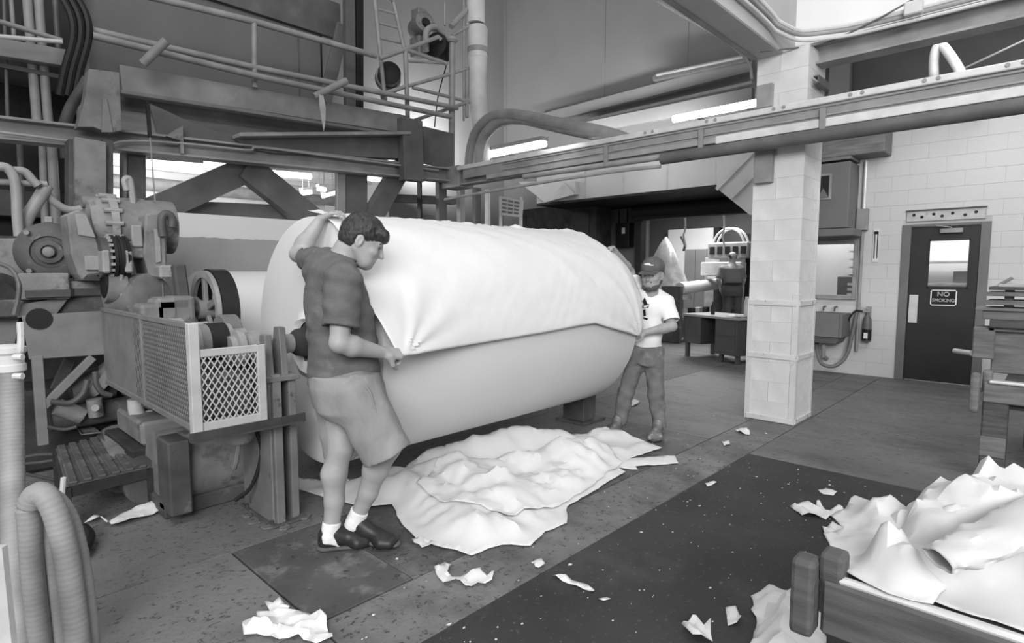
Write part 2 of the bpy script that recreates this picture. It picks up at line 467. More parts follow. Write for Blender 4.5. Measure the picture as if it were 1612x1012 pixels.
MB().channel((CA1 - 0.1, CB0 - 0.05, 3.28), (CA1 - 0.45, CB0 - 0.05, 3.28), 0.05, 0.07).build('cable_bracket', 'pipe_dark', colm)

# ---- concrete girder from the column towards the photographer, and the upper wall right of it
gird = struct(MB().box((-4, 2.06, 3.56), (CA1, 2.32, 4.7)).build('girder', 'girder', bev=0.01))
MB().angle((-4, 2.335, 3.55), (CA0 - 0.05, 2.335, 3.55), 0.05, 0.01).build('girder_edge', 'beam_paint', gird)
struct(MB().box((6.22, -4, 3.62), (6.42, 2.06, 6.2)).build('wall_upper', 'ceiling_white'))
ub = struct(MB().ibeam((6.2, -4, 3.56), (6.2, 2.05, 3.56), 0.2, 0.2).build('upper_beam', 'pipe_grey'))
for dz, da, r, m in [(0.13, -0.1, 0.022, 'pipe_white'), (0.09, -0.13, 0.018, 'pipe_grey'), (0.04, -0.12, 0.016, 'pipe_white')]:
    pts = smoothpath([(-1.5, 2.03 - abs(dz) * 0.2, 3.66 + dz), (4.6, 2.03 - abs(dz) * 0.2, 3.66 + dz), (5.75 + da, 1.98, 3.60 + dz), (6.0 + da * 0.4, 1.72, 3.58 + dz), (6.05, 0.8, 3.58 + dz), (6.05, -3, 3.62 + dz)], 8)
    c = MB().tube(pts, r, 8).build('conduit', m, None, True)
    tag(c, {'0.13': 'topmost light conduit bending past the column head', '0.09': 'grey middle conduit bending past the column head', '0.04': 'lowest light conduit bending past the column head'}[str(dz)], 'conduit', 'conduits at the column head')
bx = thing('junction_box', 'small conduit fitting clamped on the pipes right of the column head', 'fitting', (6.03, 1.05, 3.66))
MB().cbox((6.0, 1.05, 3.70), (0.09, 0.13, 0.11)).build('box', 'pipe_white', bx, bev=0.01)
MB().tube([(6.0, 1.0, 3.76), (6.02, 0.95, 3.86), (6.1, 1.12, 4.05)], 0.014, 8).build('stub', 'pipe_dark', bx, True)
w = MB().tube(smoothpath([(5.7, 2.2, 3.56), (6.0, 1.75, 3.60), (6.0, 1.35, 3.68), (6.0, 1.05, 3.78)], 8), 0.008, 6).build('cable', 'pipe_dark', None, True)
tag(w, 'thin dark cable looping up to the fitting by the column head', 'cable')

# ---- door in the right wall
d = sroot('door_1', (WA, (DB0 + DB1) / 2, 0))
FA = WA - 0.03
for b0, b1, z0, z1 in [(DB1 - 0.10, DB1, 0, DZ), (DB0, DB0 + 0.10, 0, DZ), (DB0 + .1, DB1 - .1, DZ - 0.035, DZ)]:
    MB().box((FA, b0, z0), (WA + 0.1, b1, z1)).build('door_frame', 'door_frame', d, bev=0.004)
L0, L1 = DB0 + 0.105, DB1 - 0.105          # leaf
V0, V1, VZ0, VZ1 = 0.90, 1.33, 1.29, 1.91  # vision pane
for b0, b1, z0, z1 in [(L0, V0, .02, DZ - .04), (V1, L1, .02, DZ - .04), (V0, V1, .02, VZ0), (V0, V1, VZ1, DZ - .04)]:
    MB().box((WA + 0.0, b0, z0), (WA + 0.05, b1, z1)).build('door_leaf', 'door_dark', d)
for b0, b1, z0, z1 in [(V0 - .015, V0 + .01, VZ0 - .015, VZ1 + .015), (V1 - .01, V1 + .015, VZ0 - .015, VZ1 + .015), (V0, V1, VZ0 - .015, VZ0 + .01), (V0, V1, VZ1 - .01, VZ1 + .015)]:
    MB().box((WA - 0.008, b0, z0), (WA, b1, z1)).build('pane_bead', 'door_dark', d)
MB().box((WA + 0.02, V0, VZ0), (WA + 0.026, V1, VZ1)).build('window_pane', 'glass', d)
MB().box((WA - 0.008, L1 - 0.115, 0.80), (WA, L1 - 0.015, 1.18)).build('push_plate', 'bright_steel', d, bev=0.002)
MB().box((WA - 0.05, 0.98, 2.0), (WA, 1.22, 2.06)).build('door_closer', 'pipe_grey', d, bev=0.006)
MB().bar((WA - 0.03, 1.1, 2.07), (WA - 0.12, 1.26, 2.10), 0.025, 0.012).build('closer_arm', 'pipe_grey', d)
# perforated steel plate over the door
hp = thing('perforated_plate', 'pale steel plate with round holes fixed above the door', 'plate', (WA - 0.03, 1.17, 2.16))
MB().box((WA - 0.02, 0.76, 2.17), (WA - 0.006, 1.60, 2.31)).build('plate', 'guard_light', hp, bev=0.002)
MB().box((WA - 0.05, 0.75, 2.31), (WA - 0.006, 1.61, 2.322)).build('drip_edge', 'pipe_dark', hp)
for i, b in enumerate((1.52, 1.43, 1.30, 1.21, 1.10, 0.97, 0.86)):
    z = 2.255 if i % 2 == 0 else 2.225
    MB().cyl((WA - 0.024, b, z), (WA - 0.019, b, z), 0.019, n=14).build('hole', 'near_black', hp)
# what is seen through the door pane: a lit store room
st = struct(MB().box((11.2, 0.0, 0), (11.3, 2.2, 3.0)).build('wall_store', 'ceiling_white'))
area_light('store_room_lamp', (10.5, 1.0, 2.9), (10.5, 1.0, 0), 0.8, 1.2, 55)
shf = thing('store_shelf', 'pale shelf with boxes seen through the door pane', 'shelf', (10.9, 1.1, 0))
for z in (0.95, 1.30, 1.62): MB().box((10.75, 0.3, z), (11.1, 1.9, z + 0.03)).build('shelf_board', 'guard_light', shf)
for b in (0.32, 1.86): MB().box((10.75, b, 0), (10.8, b + 0.04, 1.8)).build('upright', 'guard_light', shf)
for (b0, b1, z0, z1, mm) in [(0.45, 0.75, 1.33, 1.55, 'wood'), (0.85, 1.2, 1.33, 1.5, 'panel_grey'), (1.0, 1.35, .98, 1.2, 'guard_light')]:
    tag(MB().box((10.8, b0, z0), (11.05, b1, z1)).build('carton', mm, None, bev=0.006), 'small %s carton on the shelf behind the door pane' % {'wood': 'mid grey', 'panel_grey': 'dark', 'guard_light': 'pale'}[mm], 'carton')

# ---- window beside the door
wn = sroot('window_1', (WA, (WB0 + WB1) / 2, WZ0))
for b0, b1, z0, z1 in [(WB0, WB0 + .05, WZ0, WZ1), (WB1 - .05, WB1, WZ0, WZ1), (WB0 + .05, WB1 - .05, WZ0, WZ0 + .06), (WB0 + .05, WB1 - .05, WZ1 - .06, WZ1)]:
    MB().box((WA - 0.03, b0, z0), (WA + 0.12, b1, z1)).build('window_frame', 'pipe_grey', wn, bev=0.004)
MB().box((WA + 0.03, WB0 + .05, WZ0 + .06), (WA + 0.036, WB1 - .05, WZ1 - .06)).build('window_pane', 'glass', wn)
struct(MB().box((10.9, 2.2, 0), (11.0, 3.4, 3.0)).build('wall_office', 'ceiling_white'))
of = thing('office_cabinet', 'dark cabinet with pale slots seen through the wall window', 'cabinet', (10.3, 2.45, 0))
MB().box((10.2, 2.30, 0), (10.6, 2.60, 1.42)).build('body', 'panel_grey', of, bev=0.01)
for z in (1.12, 1.2, 1.28): MB().box((10.19, 2.33, z), (10.2, 2.45, z + .04)).build('slot', 'sign_white', of)
area_light('office_lamp', (10.4, 2.9, 2.9), (10.4, 2.9, 0), 0.6, 0.8, 26)
bl = thing('window_blind', 'white slatted blind behind the wall window', 'blind', (10.85, 2.45, 1.3))
for i in range(5): MB().box((10.84, 2.28, 1.45 + i * 0.13), (10.88, 2.62, 1.55 + i * 0.13)).build('slat', 'sign_white', bl)

# ---- duct and wall fan housing above the window
hd = thing('fan_housing', 'grey boxed fan housing with dark grille above the window', 'fan housing', (9.2, 2.55, 2.05))
MB().box((9.0, 2.20, 2.10), (WA - 0.006, 3.3, 3.0)).build('casing', 'panel_grey', hd, bev=0.01)
MB().box((8.97, 2.12, 1.99), (WA - 0.006, 3.3, 2.09)).build('ledge', 'panel_grey', hd, bev=0.006)
MB().box((8.985, 2.42, 2.50), (9.0, 2.62, 2.86)).build('grille_frame', 'pipe_grey', hd, bev=0.004)
MB().box((8.98, 2.45, 2.53), (8.986, 2.59, 2.83)).build('grille', 'near_black', hd)
MB().prism([(8.975, 2.45, 2.53), (8.975, 2.59, 2.53), (8.975, 2.52, 2.66)], (0.004, 0, 0)).build('grille_flap', 'panel_grey', hd)
lg = thing('pipe_shelf', 'brownish grey boxed ledge high on the wall behind the pipe rail', 'ledge', (9.2, 2.4, 3.08))
MB().box((9.05, 1.82, 3.08), (WA, 3.3, 3.40)).build('box', 'wood', lg, bev=0.01)
MB().box((9.0, 2.2, 3.03), (WA, 3.3, 3.07)).build('lip', 'panel_grey', lg)
cd = thing('wall_conduit', 'vertical steel conduit with a switch box beside the window', 'conduit', (WA - 0.05, 2.1, 0.3))
MB().tube([(WA - 0.04, 2.115, 0.35), (WA - 0.04, 2.115, 2.1)], 0.022, 10).build('lower_pipe', 'pipe_grey', cd, True)
MB().tube([(WA - 0.04, 2.115, 2.35), (WA - 0.04, 2.115, 3.05)], 0.026, 10).build('upper_pipe', 'bright_steel', cd, True)
MB().box((WA - 0.11, 2.05, 2.08), (WA - 0.008, 2.19, 2.38)).build('switch_box', 'pipe_grey', cd, bev=0.006)
th = thing('wall_thermometer', 'narrow upright sign plate with dark scale marks beside the door', 'sign', (WA - 0.01, 1.96, 1.63))
MB().box((WA - 0.012, 1.915, 1.63), (WA - 0.004, 1.985, 2.09)).build('plate', 'sign_white', th, bev=0.002)
for b in (1.93, 1.965): MB().box((WA - 0.015, b - .006, 1.68), (WA - 0.012, b + .006, 2.04)).build('stripe', 'sign_black', th)
MB().box((WA - 0.016, 1.922, 2.02), (WA - 0.012, 1.978, 2.06)).build('mark', 'sign_black', th)

# ---- NO SMOKING sign on the door
def text_mesh(s, size, m, mat_world, name, parent, ext=0.001):
    cu = bpy.data.curves.new('txt', 'FONT'); cu.body = s; cu.size = size; cu.align_x = 'CENTER'; cu.align_y = 'CENTER'; cu.extrude = ext; cu.offset = size * 0.02
    to = bpy.data.objects.new('txt', cu); COL.objects.link(to)
    dg = bpy.context.evaluated_depsgraph_get()
    me = to.evaluated_get(dg).to_mesh()
    vs = [mat_world @ v.co for v in me.vertices]; fs = [tuple(p.vertices) for p in me.polygons]
    bpy.data.objects.remove(to)
    return mesh_obj(name, vs, fs, m, parent)
sg = thing('no_smoking_sign', 'black sign with white border reading NO SMOKING on the dark door', 'sign', (WA - 0.01, 1.14, 1.03))
SB0, SB1, SZ0, SZ1 = 1.00, 1.285, 1.045, 1.255
MB().box((WA - 0.006, SB0, SZ0), (WA - 0.001, SB1, SZ1)).build('plate', 'sign_black', sg)
for b0, b1, z0, z1 in [(SB0, SB0 + .014, SZ0, SZ1), (SB1 - .014, SB1, SZ0, SZ1), (SB0, SB1, SZ0, SZ0 + .014), (SB0, SB1, SZ1 - .014, SZ1)]:
    MB().box((WA - 0.008, b0, z0), (WA - 0.006, b1, z1)).build('border', 'sign_white', sg)
def wall_text_m(b, z, sx=1.0): return Matrix.Translation((WA - 0.008, b, z)) @ Matrix(((0, 0, -1, 0), (-sx, 0, 0, 0), (0, 1, 0, 0), (0, 0, 0, 1)))
text_mesh('NO', 0.085, 'sign_grey', wall_text_m(1.145, 1.195), 'lettering', sg)
text_mesh('SMOKING', 0.062, 'sign_grey', wall_text_m(1.142, 1.115, 0.88), 'lettering', sg)

# ---- extinguisher, sink, hose
ex = thing('fire_extinguisher', 'small fire extinguisher hung on the white wall beside the door', 'extinguisher', (WA - 0.08, 2.0, 0.5))
MB().lathe((WA - 0.08, 1.99, 0.50), (0, 0, 1), [(0, 0.05), (0.01, 0.058), (0.25, 0.058), (0.33, 0.05), (0.38, 0.022), (0.42, 0.02)], 20).build('cylinder', 'pipe_dark', ex, True)
MB().lathe((WA - 0.08, 1.99, 0.52), (0, 0, 1), [(0, 0.0595), (0.16, 0.0595)], 20).build('label_band', 'sign_black', ex, True)
MB().box((WA - 0.143, 1.965, 0.55), (WA - 0.138, 2.015, 0.63)).build('label_plate', 'sign_white', ex)
MB().box((WA - 0.11, 1.96, 0.92), (WA - 0.05, 2.05, 0.945)).build('handle', 'pipe_grey', ex, bev=0.004)
MB().bar((WA - 0.08, 1.95, 0.95), (WA - 0.08, 2.07, 0.985), 0.02, 0.01).build('lever', 'pipe_grey', ex)
MB().tube(smoothpath([(WA - 0.08, 2.03, 0.93), (WA - 0.12, 2.14, 0.93), (WA - 0.12, 2.22, 0.80), (WA - 0.1, 2.27, 0.68)], 6), 0.013, 8).build('discharge_hose', 'rubber', ex, True)
MB().box((WA - 0.03, 1.96, 0.80), (WA - 0.005, 2.02, 1.0)).build('wall_bracket', 'pipe_grey', ex)
sk = thing('wall_sink', 'grey trough sink fixed to the wall below the window', 'sink', (9.3, 2.5, 0.44))
S0, S1, T0, T1 = 9.05, WA - 0.006, 2.22, 2.85
m = MB()
def taper(mb, z0, z1, i0, i1):
    mb.hexa([(S0 + i0, T0 + i0, z0), (S1, T0 + i0, z0), (S1, T1 - i0, z0), (S0 + i0, T1 - i0, z0), (S0 + i1, T0 + i1, z1), (S1, T0 + i1, z1), (S1, T1 - i1, z1), (S0 + i1, T1 - i1, z1)])
taper(m, 0.46, 0.52, 0.08, 0.05); taper(m, 0.52, 0.56, 0.05, 0.045)
m.build('bowl_bottom', 'panel_grey', sk, bev=0.01)
for b0, b1, a0, a1 in [(T0, T0 + .04, S0, S1), (T1 - .04, T1, S0, S1), (T0 + .04, T1 - .04, S0, S0 + .04), (T0 + .04, T1 - .04, S1 - .04, S1)]:
    MB().box((a0, b0, 0.56), (a1, b1, 0.90)).build('bowl_wall', 'panel_grey', sk, bev=0.008)
for b in (2.4, 2.55): MB().tube([(S1 - 0.02, b, 0.98), (S1 - 0.12, b, 0.98), (S1 - 0.14, b, 0.92)], 0.012, 8).build('tap', 'steel_dark', sk, True)
MB().tube([(9.28, 2.5, 0.46), (9.28, 2.5, 0.25), (9.45, 2.5, 0.2)], 0.03, 10).build('drain', 'pipe_grey', sk, True)
hs = MB().tube(smoothpath([(9.42, 2.12, 0.95), (9.38, 2.16, 0.6), (9.3, 2.2, 0.3), (9.2, 2.32, 0.14), (9.15, 2.48, 0.16), (9.2, 2.56, 0.32), (9.3, 2.6, 0.44)], 8), 0.026, 10).build('wash_hose', 'panel_grey', None, True)
tag(hs, 'thick grey hose looping from the wall conduit down under the sink', 'hose')
# ================================================================ THE PAPER ROLL AND ITS STANDS
RB, RZ, RR, RA0, RA1 = 3.5, 1.05, 0.80, 1.80, 4.45
roll = thing('paper_roll', 'huge white paper roll held between two stands by the workers', 'paper roll', ((RA0 + RA1) / 2, RB, 0.25))
MB().lathe((RA0, RB, RZ), (1, 0, 0), [(0, .13), (0, .45), (0, .775), (0.008, .797), (0.03, RR), (2.62, RR), (2.642, .797), (2.65, .775), (2.65, .13)], 120, closed=True).build('roll_body', 'paper_roll', roll, True)
MB().lathe((RA0 - 0.02, RB, RZ), (1, 0, 0), [(0, .105), (0, .13), (2.69, .13), (2.69, .105)], 32, closed=True).build('core_tube', 'core', roll, True)
# torn paper collar round the core
n, vs, fs = 48, [], []
for j, (r0, da) in enumerate([(0.125, -0.03), (0.15, -0.055), (0.19, -0.03), (0.23, 0.0)]):
    for i in range(n):
        t = 2 * math.pi * i / n
        nz = noise.noise((math.cos(t) * 2.2, math.sin(t) * 2.2, j * 1.7))
        rr = r0 + (0.05 * nz if j > 1 else 0.01 * nz) + (0.05 * max(0, -math.sin(t)) if j > 0 else 0)
        vs.append((RA0 + da - 0.02 * abs(nz) * (j < 3), RB - rr * math.cos(t), RZ + rr * math.sin(t)))
for j in range(3):
    for i in range(n): fs.append((j * n + i, j * n + (i + 1) % n, (j + 1) * n + (i + 1) % n, (j + 1) * n + i))
mesh_obj('paper_collar', vs, fs, 'paper', roll, True)

# cover sheet the two men pull over the roll
EDGE = [(1.6, -1.5), (1.93, -1.5), (2.3, -0.6), (2.75, 0.3), (3.15, 1.2), (3.55, 2.6), (3.75, 2.8), (3.98, -1.0), (4.2, -4.5), (4.42, -8.0), (4.7, -9)]
def interp(tab, x):
    for (x0, y0), (x1, y1) in zip(tab, tab[1:]):
        if x <= x1: return y0 + (y1 - y0) * max(0, (x - x0)) / (x1 - x0)
    return tab[-1][1]
cr1 = crumple_fn(3, 0.010, 0.42, 3)
NS, NU = 150, 84
vs, fs = [], []
for i in range(NS + 1):
    s = i / NS
    for j in range(NU + 1):
        u = j / NU
        aL = 1.90 - 0.17 * min(1, u / 0.22) ** 0.75 + 0.07 * max(0, u - 0.22) + 0.012 * math.sin(u * 9)
        aR = 4.44 + 0.12 * math.sin(min(1, u * 1.25) * math.pi) - 0.02 * u
        a = aL + (aR - aL) * s
        p0 = interp(EDGE, a)
        top = 88 + 5 * noise.noise((a * 2.3, 0.3, 1)) + 4 * noise.noise((a * 9, 1.3, 5)) + 3.0 * noise.noise((a * 31, 2.3, 5))
        ph = math.radians(p0 + (top - p0) * u)
        tension = (1 - u)
        # folds fanning out from the two lower hands
        def fan(ha, hu, side, n_):
            dx, dy = (a - ha) * side, (u - hu) * 1.5
            dist = math.hypot(dx, dy) + 1e-4
            t = math.atan2(dy, max(dx, 1e-3))
            return math.sin(t * n_ + 0.6) * math.exp(-dist / 0.40) * min(1, dist / 0.08)
        rho = RR + 0.018 + 0.022 * tension ** 2
        rho += 0.020 * max(0, fan(4.42, 0.0, -1, 13)) + 0.012 * fan(1.93, 0.0, 1, 11) + 0.008 * fan(1.85, 0.85, 1, 9)
        rho += 0.5 * cr1(a, u * 1.3) * (0.4 + 0.6 * s)
        if u > 0.93: rho += (u - 0.93) / 0.07 * (0.018 + 0.022 * noise.noise((a * 5, 7, 2)) + 0.016 * noise.noise((a * 18, 3, 2)))
        # beyond the right end of the roll the sheet is drawn inwards to the man's hands
        if a > 4.40: rho -= (a - 4.40) * 0.25
        if s > 0.9 and u > 0.75:                         # bunched top corner
            q = (s - 0.9) / 0.1 * (u - 0.75) / 0.25
            rho += 0.035 * q * (0.6 + noise.noise((a * 14, u * 16, 4)))
        pt = Vector((a, RB - rho * math.cos(ph), RZ + rho * math.sin(ph)))
        w_ = math.exp(-((a - aL) / 0.40) ** 2 - (u / 0.22) ** 2)
        pt += (CC - pt).normalized() * 0.19 * w_
        vs.append(pt)
for i in range(NS):
    for j in range(NU):
        k = i * (NU + 1) + j
        fs.append((k, k + NU + 1, k + NU + 2, k + 1))
cs = mesh_obj('cover_sheet', vs, fs, 'paper', None, True)
cs.modifiers.new('thickness', 'SOLIDIFY').thickness = 0.003
tag(cs, 'white paper cover sheet stretched over the big roll between both men', 'paper sheet')

# left stand: heavy H post with bearing jaws and chuck
sd = thing('roll_stand', 'grey steel roll stand at the left end of the roll by the mesh guard', 'roll stand', (1.58, 3.4, 0))
MB().box((1.42, 3.30, 0), (1.435, 3.72, 0.86)).build('side_plate', 'stand_grey', sd, bev=0.004)
MB().box((1.435, 3.44, 0), (1.58, 3.46, 0.86)).build('web', 'stand_grey', sd)
MB().box((1.435, 3.275, 0), (1.485, 3.44, 0.90)).build('flange', 'stand_grey', sd, bev=0.004)
MB().box((1.54, 3.30, 0), (1.585, 3.44, 0.88)).build('flange', 'stand_grey', sd, bev=0.004)
MB().box((1.435, 3.46, 0), (1.58, 3.72, 0.86)).build('back_box', 'stand_grey', sd, bev=0.004)
MB().box((1.40, 3.25, 0), (1.62, 3.75, 0.014)).build('base_plate', 'plate_metal', sd, bev=0.004)
MB().box((1.40, 3.27, 0.86), (1.60, 3.73, 0.89)).build('shelf_plate', 'stand_grey', sd, bev=0.003)
for a0, a1, t in [(1.425, 1.465, 1.13), (1.51, 1.55, 1.17)]:
    pts = [(a0, 3.31, 0.86), (a0, 3.69, 0.86), (a0, 3.69, 1.02), (a0, 3.64, 1.06), (a0, 3.56, 0.97), (a0, 3.46, 0.97), (a0, 3.41, t), (a0, 3.34, t)]
    MB().prism(pts, (a1 - a0, 0, 0)).build('bearing_jaw', 'stand_grey', sd, bev=0.004)
MB().lathe((1.28, RB, RZ), (1, 0, 0), [(0, .05), (0, .072), (.03, .076), (.035, .105), (.07, .11), (.075, .08), (.12, .08), (.125, .095), (.17, .095), (.175, .065), (.30, .065), (.38, .058)], 28).build('chuck_shaft', 'machine_light', sd, True)
MB().lathe((1.66, RB, RZ), (1, 0, 0), [(0, .06), (.03, .085), (.12, .10), (.18, .09)], 28).build('chuck_head', 'grime', sd, True)
for b, z in [(3.30, 0.06), (3.66, 0.06)]: MB().cyl((1.41, b, 0.014), (1.41, b, 0.034), 0.012, n=6).build('bolt', 'steel_dark', sd)
# chipped concrete round the foot of the stand
for k_, (x_, y_, r_) in enumerate([(1.38, 3.30, .05), (1.36, 3.42, .04), (1.45, 3.22, .045), (1.60, 3.27, .04), (1.37, 3.55, .035)]):
    MB().prism([(x_ + r_ * rnd.uniform(.6, 1.2) * math.cos(t), y_ + r_ * rnd.uniform(.6, 1.2) * math.sin(t), 0.0) for t in [q * 6.283 / 7 for q in range(7)]], (0, 0, .012)).build('grout_chip', 'concrete_light', sd, bev=.003)
# right stand, seen below the roll
s2 = thing('roll_stand', 'dark steel pedestal under the far right end of the big roll', 'roll stand', (4.62, 3.45, 0))
MB().box((4.46, 3.28, 0), (4.82, 3.64, 0.03)).build('base_plate', 'machine_dark', s2, bev=0.004)
MB().box((4.50, 3.32, 0.03), (4.68, 3.58, 0.95)).build('post', 'machine_dark', s2, bev=0.006)
MB().box((4.68, 3.36, 0.03), (4.76, 3.54, 0.80)).build('rib_box', 'machine_dark', s2, bev=0.006)
MB().lathe((4.44, RB, RZ), (1, 0, 0), [(0, .10), (.06, .10), (.07, .14), (.2, .14), (.22, .08), (.36, .08)], 24).build('chuck_head', 'machine_dark', s2, True)
MB().prism([(4.52, 3.34, .93), (4.52, 3.66, .93), (4.52, 3.66, 1.08), (4.52, 3.60, 1.10), (4.52, 3.50, .98), (4.52, 3.40, 1.10), (4.52, 3.34, 1.08)], (.12, 0, 0)).build('bearing_jaw', 'machine_dark', s2)

# ================================================================ PAPER ON THE FLOOR
def poly_dist(poly):
    P = [Vector(p[:2]) for p in poly]
    def f(x, y):
        q = Vector((x, y)); best = 9
        for i in range(len(P)):
            a, b = P[i], P[(i + 1) % len(P)]; d = b - a; l = d.length_squared
            t = 0 if l == 0 else max(0, min(1, (q - a).dot(d) / l))
            best = min(best, (q - a - d * t).length)
        return best
    return f
front = [gz(470, 772), gz(512, 786), gz(545, 794), gz(580, 800), gz(617, 797), gz(632, 826), gz(655, 850), gz(690, 862), gz(742, 877), gz(768, 866), gz(790, 860), gz(835, 862), gz(858, 840), gz(892, 826), gz(893, 800), gz(930, 778), gz(985, 744),
         gz(972, 738), gz(1004, 741), gz(1000, 736), gz(1068, 731), gz(1062, 719), gz(990, 724), gz(1042, 707), gz(1015, 696)]
back = [Vector((4.35, 2.95, 0)), Vector((3.95, 3.10, 0)), Vector((3.6, 3.25, 0)), Vector((3.0, 3.45, 0)), Vector((2.3, 3.5, 0)), Vector((1.95, 3.75, 0)), Vector((1.75, 4.0, 0))]
PP = [(p.x, p.y) for p in front] + [(p.x, p.y) for p in back]
PR = ragged(PP, 5, 0.006, 0.05)
pd = poly_dist(PP[:25])
ck = crumple_fn(11, 0.085, 0.70, 4)
ck2 = crumple_fn(21, 0.016, 0.30, 2)
def ph(x, y):
    e = min(1.0, pd(x, y) / 0.22)
    e = e * e * (3 - 2 * e)
    h = 0.16 * math.exp(-((y - 3.30) / 0.30) ** 2) * (0.35 + 0.65 * math.exp(-((x - 2.9) / 0.9) ** 2))
    h += 0.10 * math.exp(-(((x - 3.6) / 0.30) ** 2 + ((y - 2.72) / 0.22) ** 2))
    h += 0.06 * math.exp(-(((x - 2.4) / 0.35) ** 2 + ((y - 2.55) / 0.20) ** 2))
    h += ck(x, y) * 0.6 + ck2(x, y) * 0.5 + 0.035
    return 0.006 + 0.006 * (1 + noise.noise((x * 9, y * 9, 1))) + max(0.0, h) * e
fl = sheet2d('crumpled_sheet', [(p.x, p.y) for p in PR], ph, 'paper', 0.035, 3)
tag(fl, 'large crumpled white paper sheet spread on the floor under the big roll', 'paper sheet')
# a loose layer lifting off the floor sheet towards the roll
top2 = [gz(700, 718, .16), gz(800, 690, .2), gz(900, 668, .22), gz(955, 688, .14), gz(980, 722, .06), gz(930, 760, .05), gz(880, 790, .05), gz(800, 812, .05), gz(700, 800, .06), gz(655, 770, .07)]
pd2 = poly_dist([(p.x, p.y) for p in top2])
ck3 = crumple_fn(31, 0.05, 0.50, 4)
o = sheet2d('crumpled_sheet', [(p.x, p.y) for p in ragged(top2, 8, 0.008, 0.05)], lambda x, y: ph(x, y) + 0.012 + max(0, ck3(x, y) + 0.02) * min(1, pd2(x, y) / 0.15), 'paper', 0.035, 4)
tag(o, 'thin translucent upper layer of white paper lying on the larger floor sheet', 'paper sheet')
# long torn strip below the machine
ls = [gz(133, 827), gz(150, 816), gz(168, 828), gz(205, 808), gz(240, 785), gz(280, 772), gz(330, 764), gz(356, 757), gz(330, 775), gz(285, 792), gz(270, 801), gz(225, 818), gz(185, 831), gz(160, 822)]
cks = crumple_fn(41, 0.02, 0.2, 3)
o = sheet2d('paper_strip', [(p.x, p.y) for p in ragged(ls, 9, 0.008, 0.05)], lambda x, y: 0.012 + max(0, cks(x, y) + 0.015), 'paper', 0.03, 5)
tag(o, 'long torn strip of white paper on the floor in front of the machine step', 'paper scrap')
# scraps: outline in the picture, label
SCR = [
 ([(383, 978), (404, 979), (404, 967), (425, 965), (416, 951), (430, 955), (440, 950), (456, 958), (455, 966), (510, 969), (524, 1016), (498, 1018), (470, 1002), (440, 1008), (404, 998), (384, 1004)], 'white torn scrap lying at the bottom edge left of the trench plate', 0.03),
 ([(684, 896), (700, 888), (712, 890), (704, 904), (712, 908), (735, 906), (757, 898), (758, 904), (778, 905), (774, 917), (752, 921), (733, 926), (718, 914), (706, 922), (690, 911)], 'two lobed torn paper scrap in front of the man in shorts', 0.02),
 ([(870, 906), (880, 906), (900, 914), (925, 922), (936, 929), (934, 934), (920, 928), (895, 919), (875, 911)], 'narrow curled paper shred on the dark floor slab', 0.02),
 ([(840, 886), (852, 882), (858, 888), (848, 894), (842, 892)], 'small round paper scrap near the dark slab edge', 0.01),
 ([(942, 943), (955, 940), (962, 943), (950, 946)], 'tiny flat paper chip below the curled shred', 0.006),
 ([(1072, 990), (1100, 975), (1108, 984), (1118, 990), (1122, 1010), (1104, 1012), (1090, 1008)], 'angular paper scrap standing at the bottom of the dark slab', 0.04),
 ([(1142, 957), (1158, 960), (1167, 978), (1160, 985), (1146, 986)], 'four sided paper scrap left of the cart post', 0.03),
 ([(1158, 677), (1166, 674), (1180, 678), (1180, 685), (1164, 683)], 'paper scrap on the floor in front of the white column', 0.02),
 ([(1110, 762), (1124, 757), (1128, 760), (1114, 766)], 'thin paper chip on the slab edge right of the floor sheet', 0.01),
 ([(1288, 772), (1300, 769), (1318, 775), (1312, 780), (1296, 778)], 'flat paper scrap beyond the waste cart', 0.01),
 ([(1243, 797), (1262, 796), (1282, 800), (1288, 792), (1300, 806), (1326, 800), (1330, 815), (1300, 818), (1284, 814), (1262, 812)], 'long torn scrap beside the heap of waste paper', 0.03),
 ([(1294, 832), (1310, 828), (1330, 836), (1322, 850), (1300, 850)], 'crumpled scrap lying close against the waste heap', 0.03),
 ([(990, 632), (1000, 629), (1008, 632), (1002, 638), (992, 640)], 'paper scrap on the floor between the far worker\'s legs', 0.02),
 ([(1137, 697), (1147, 694), (1149, 700), (1140, 702)], 'small paper chip on the pale floor strip near the column', 0.008),
 ([(648, 852), (672, 848), (684, 858), (664, 862)], 'torn paper tab at the tip of the man\'s shoe', 0.015),
]
for i, (px, lab, hh) in enumerate(SCR):
    P = [gz(x, y, 0.006) for x, y in px]
    cf = crumple_fn(100 + i, hh, 0.12, 2)
    step = 0.03
    o = sheet2d('paper_scrap', [(p.x, p.y) for p in ragged(P, 50 + i, 0.004, 0.03)], lambda x, y: 0.008 + max(0, cf(x, y) + hh * 0.4), 'paper', 0.025, i)
    tag(o, lab, 'paper scrap')
# uncountable tiny chips
m = MB()
for i in range(330):
    if i < 270: x, y = rnd.uniform(0.8, 4.6), rnd.uniform(-0.3, 1.78)
    else: x, y = rnd.uniform(1.2, 6), rnd.uniform(1.8, 2.6)
    s_ = rnd.choice([0.003, 0.004, 0.005, 0.006, 0.011])
    n = rnd.choice([4, 5, 7]); t0 = rnd.uniform(0, 6)
    m.prism([(x + s_ * rnd.uniform(.5, 1.4) * math.cos(t0 + k * 6.283 / n), y + s_ * rnd.uniform(.4, 1) * math.sin(t0 + k * 6.283 / n), 0.004) for k in range(n)], (0, 0, 0.002))
o = m.build('paper_chips', 'paper'); o['kind'] = 'stuff'
tag(o, 'tiny white paper chips strewn over the dark floor slab', 'paper chips')
# ================================================================ OVERHEAD STEELWORK
def beam_tri(p, q, w): return MB().bar(p, q, w, w)
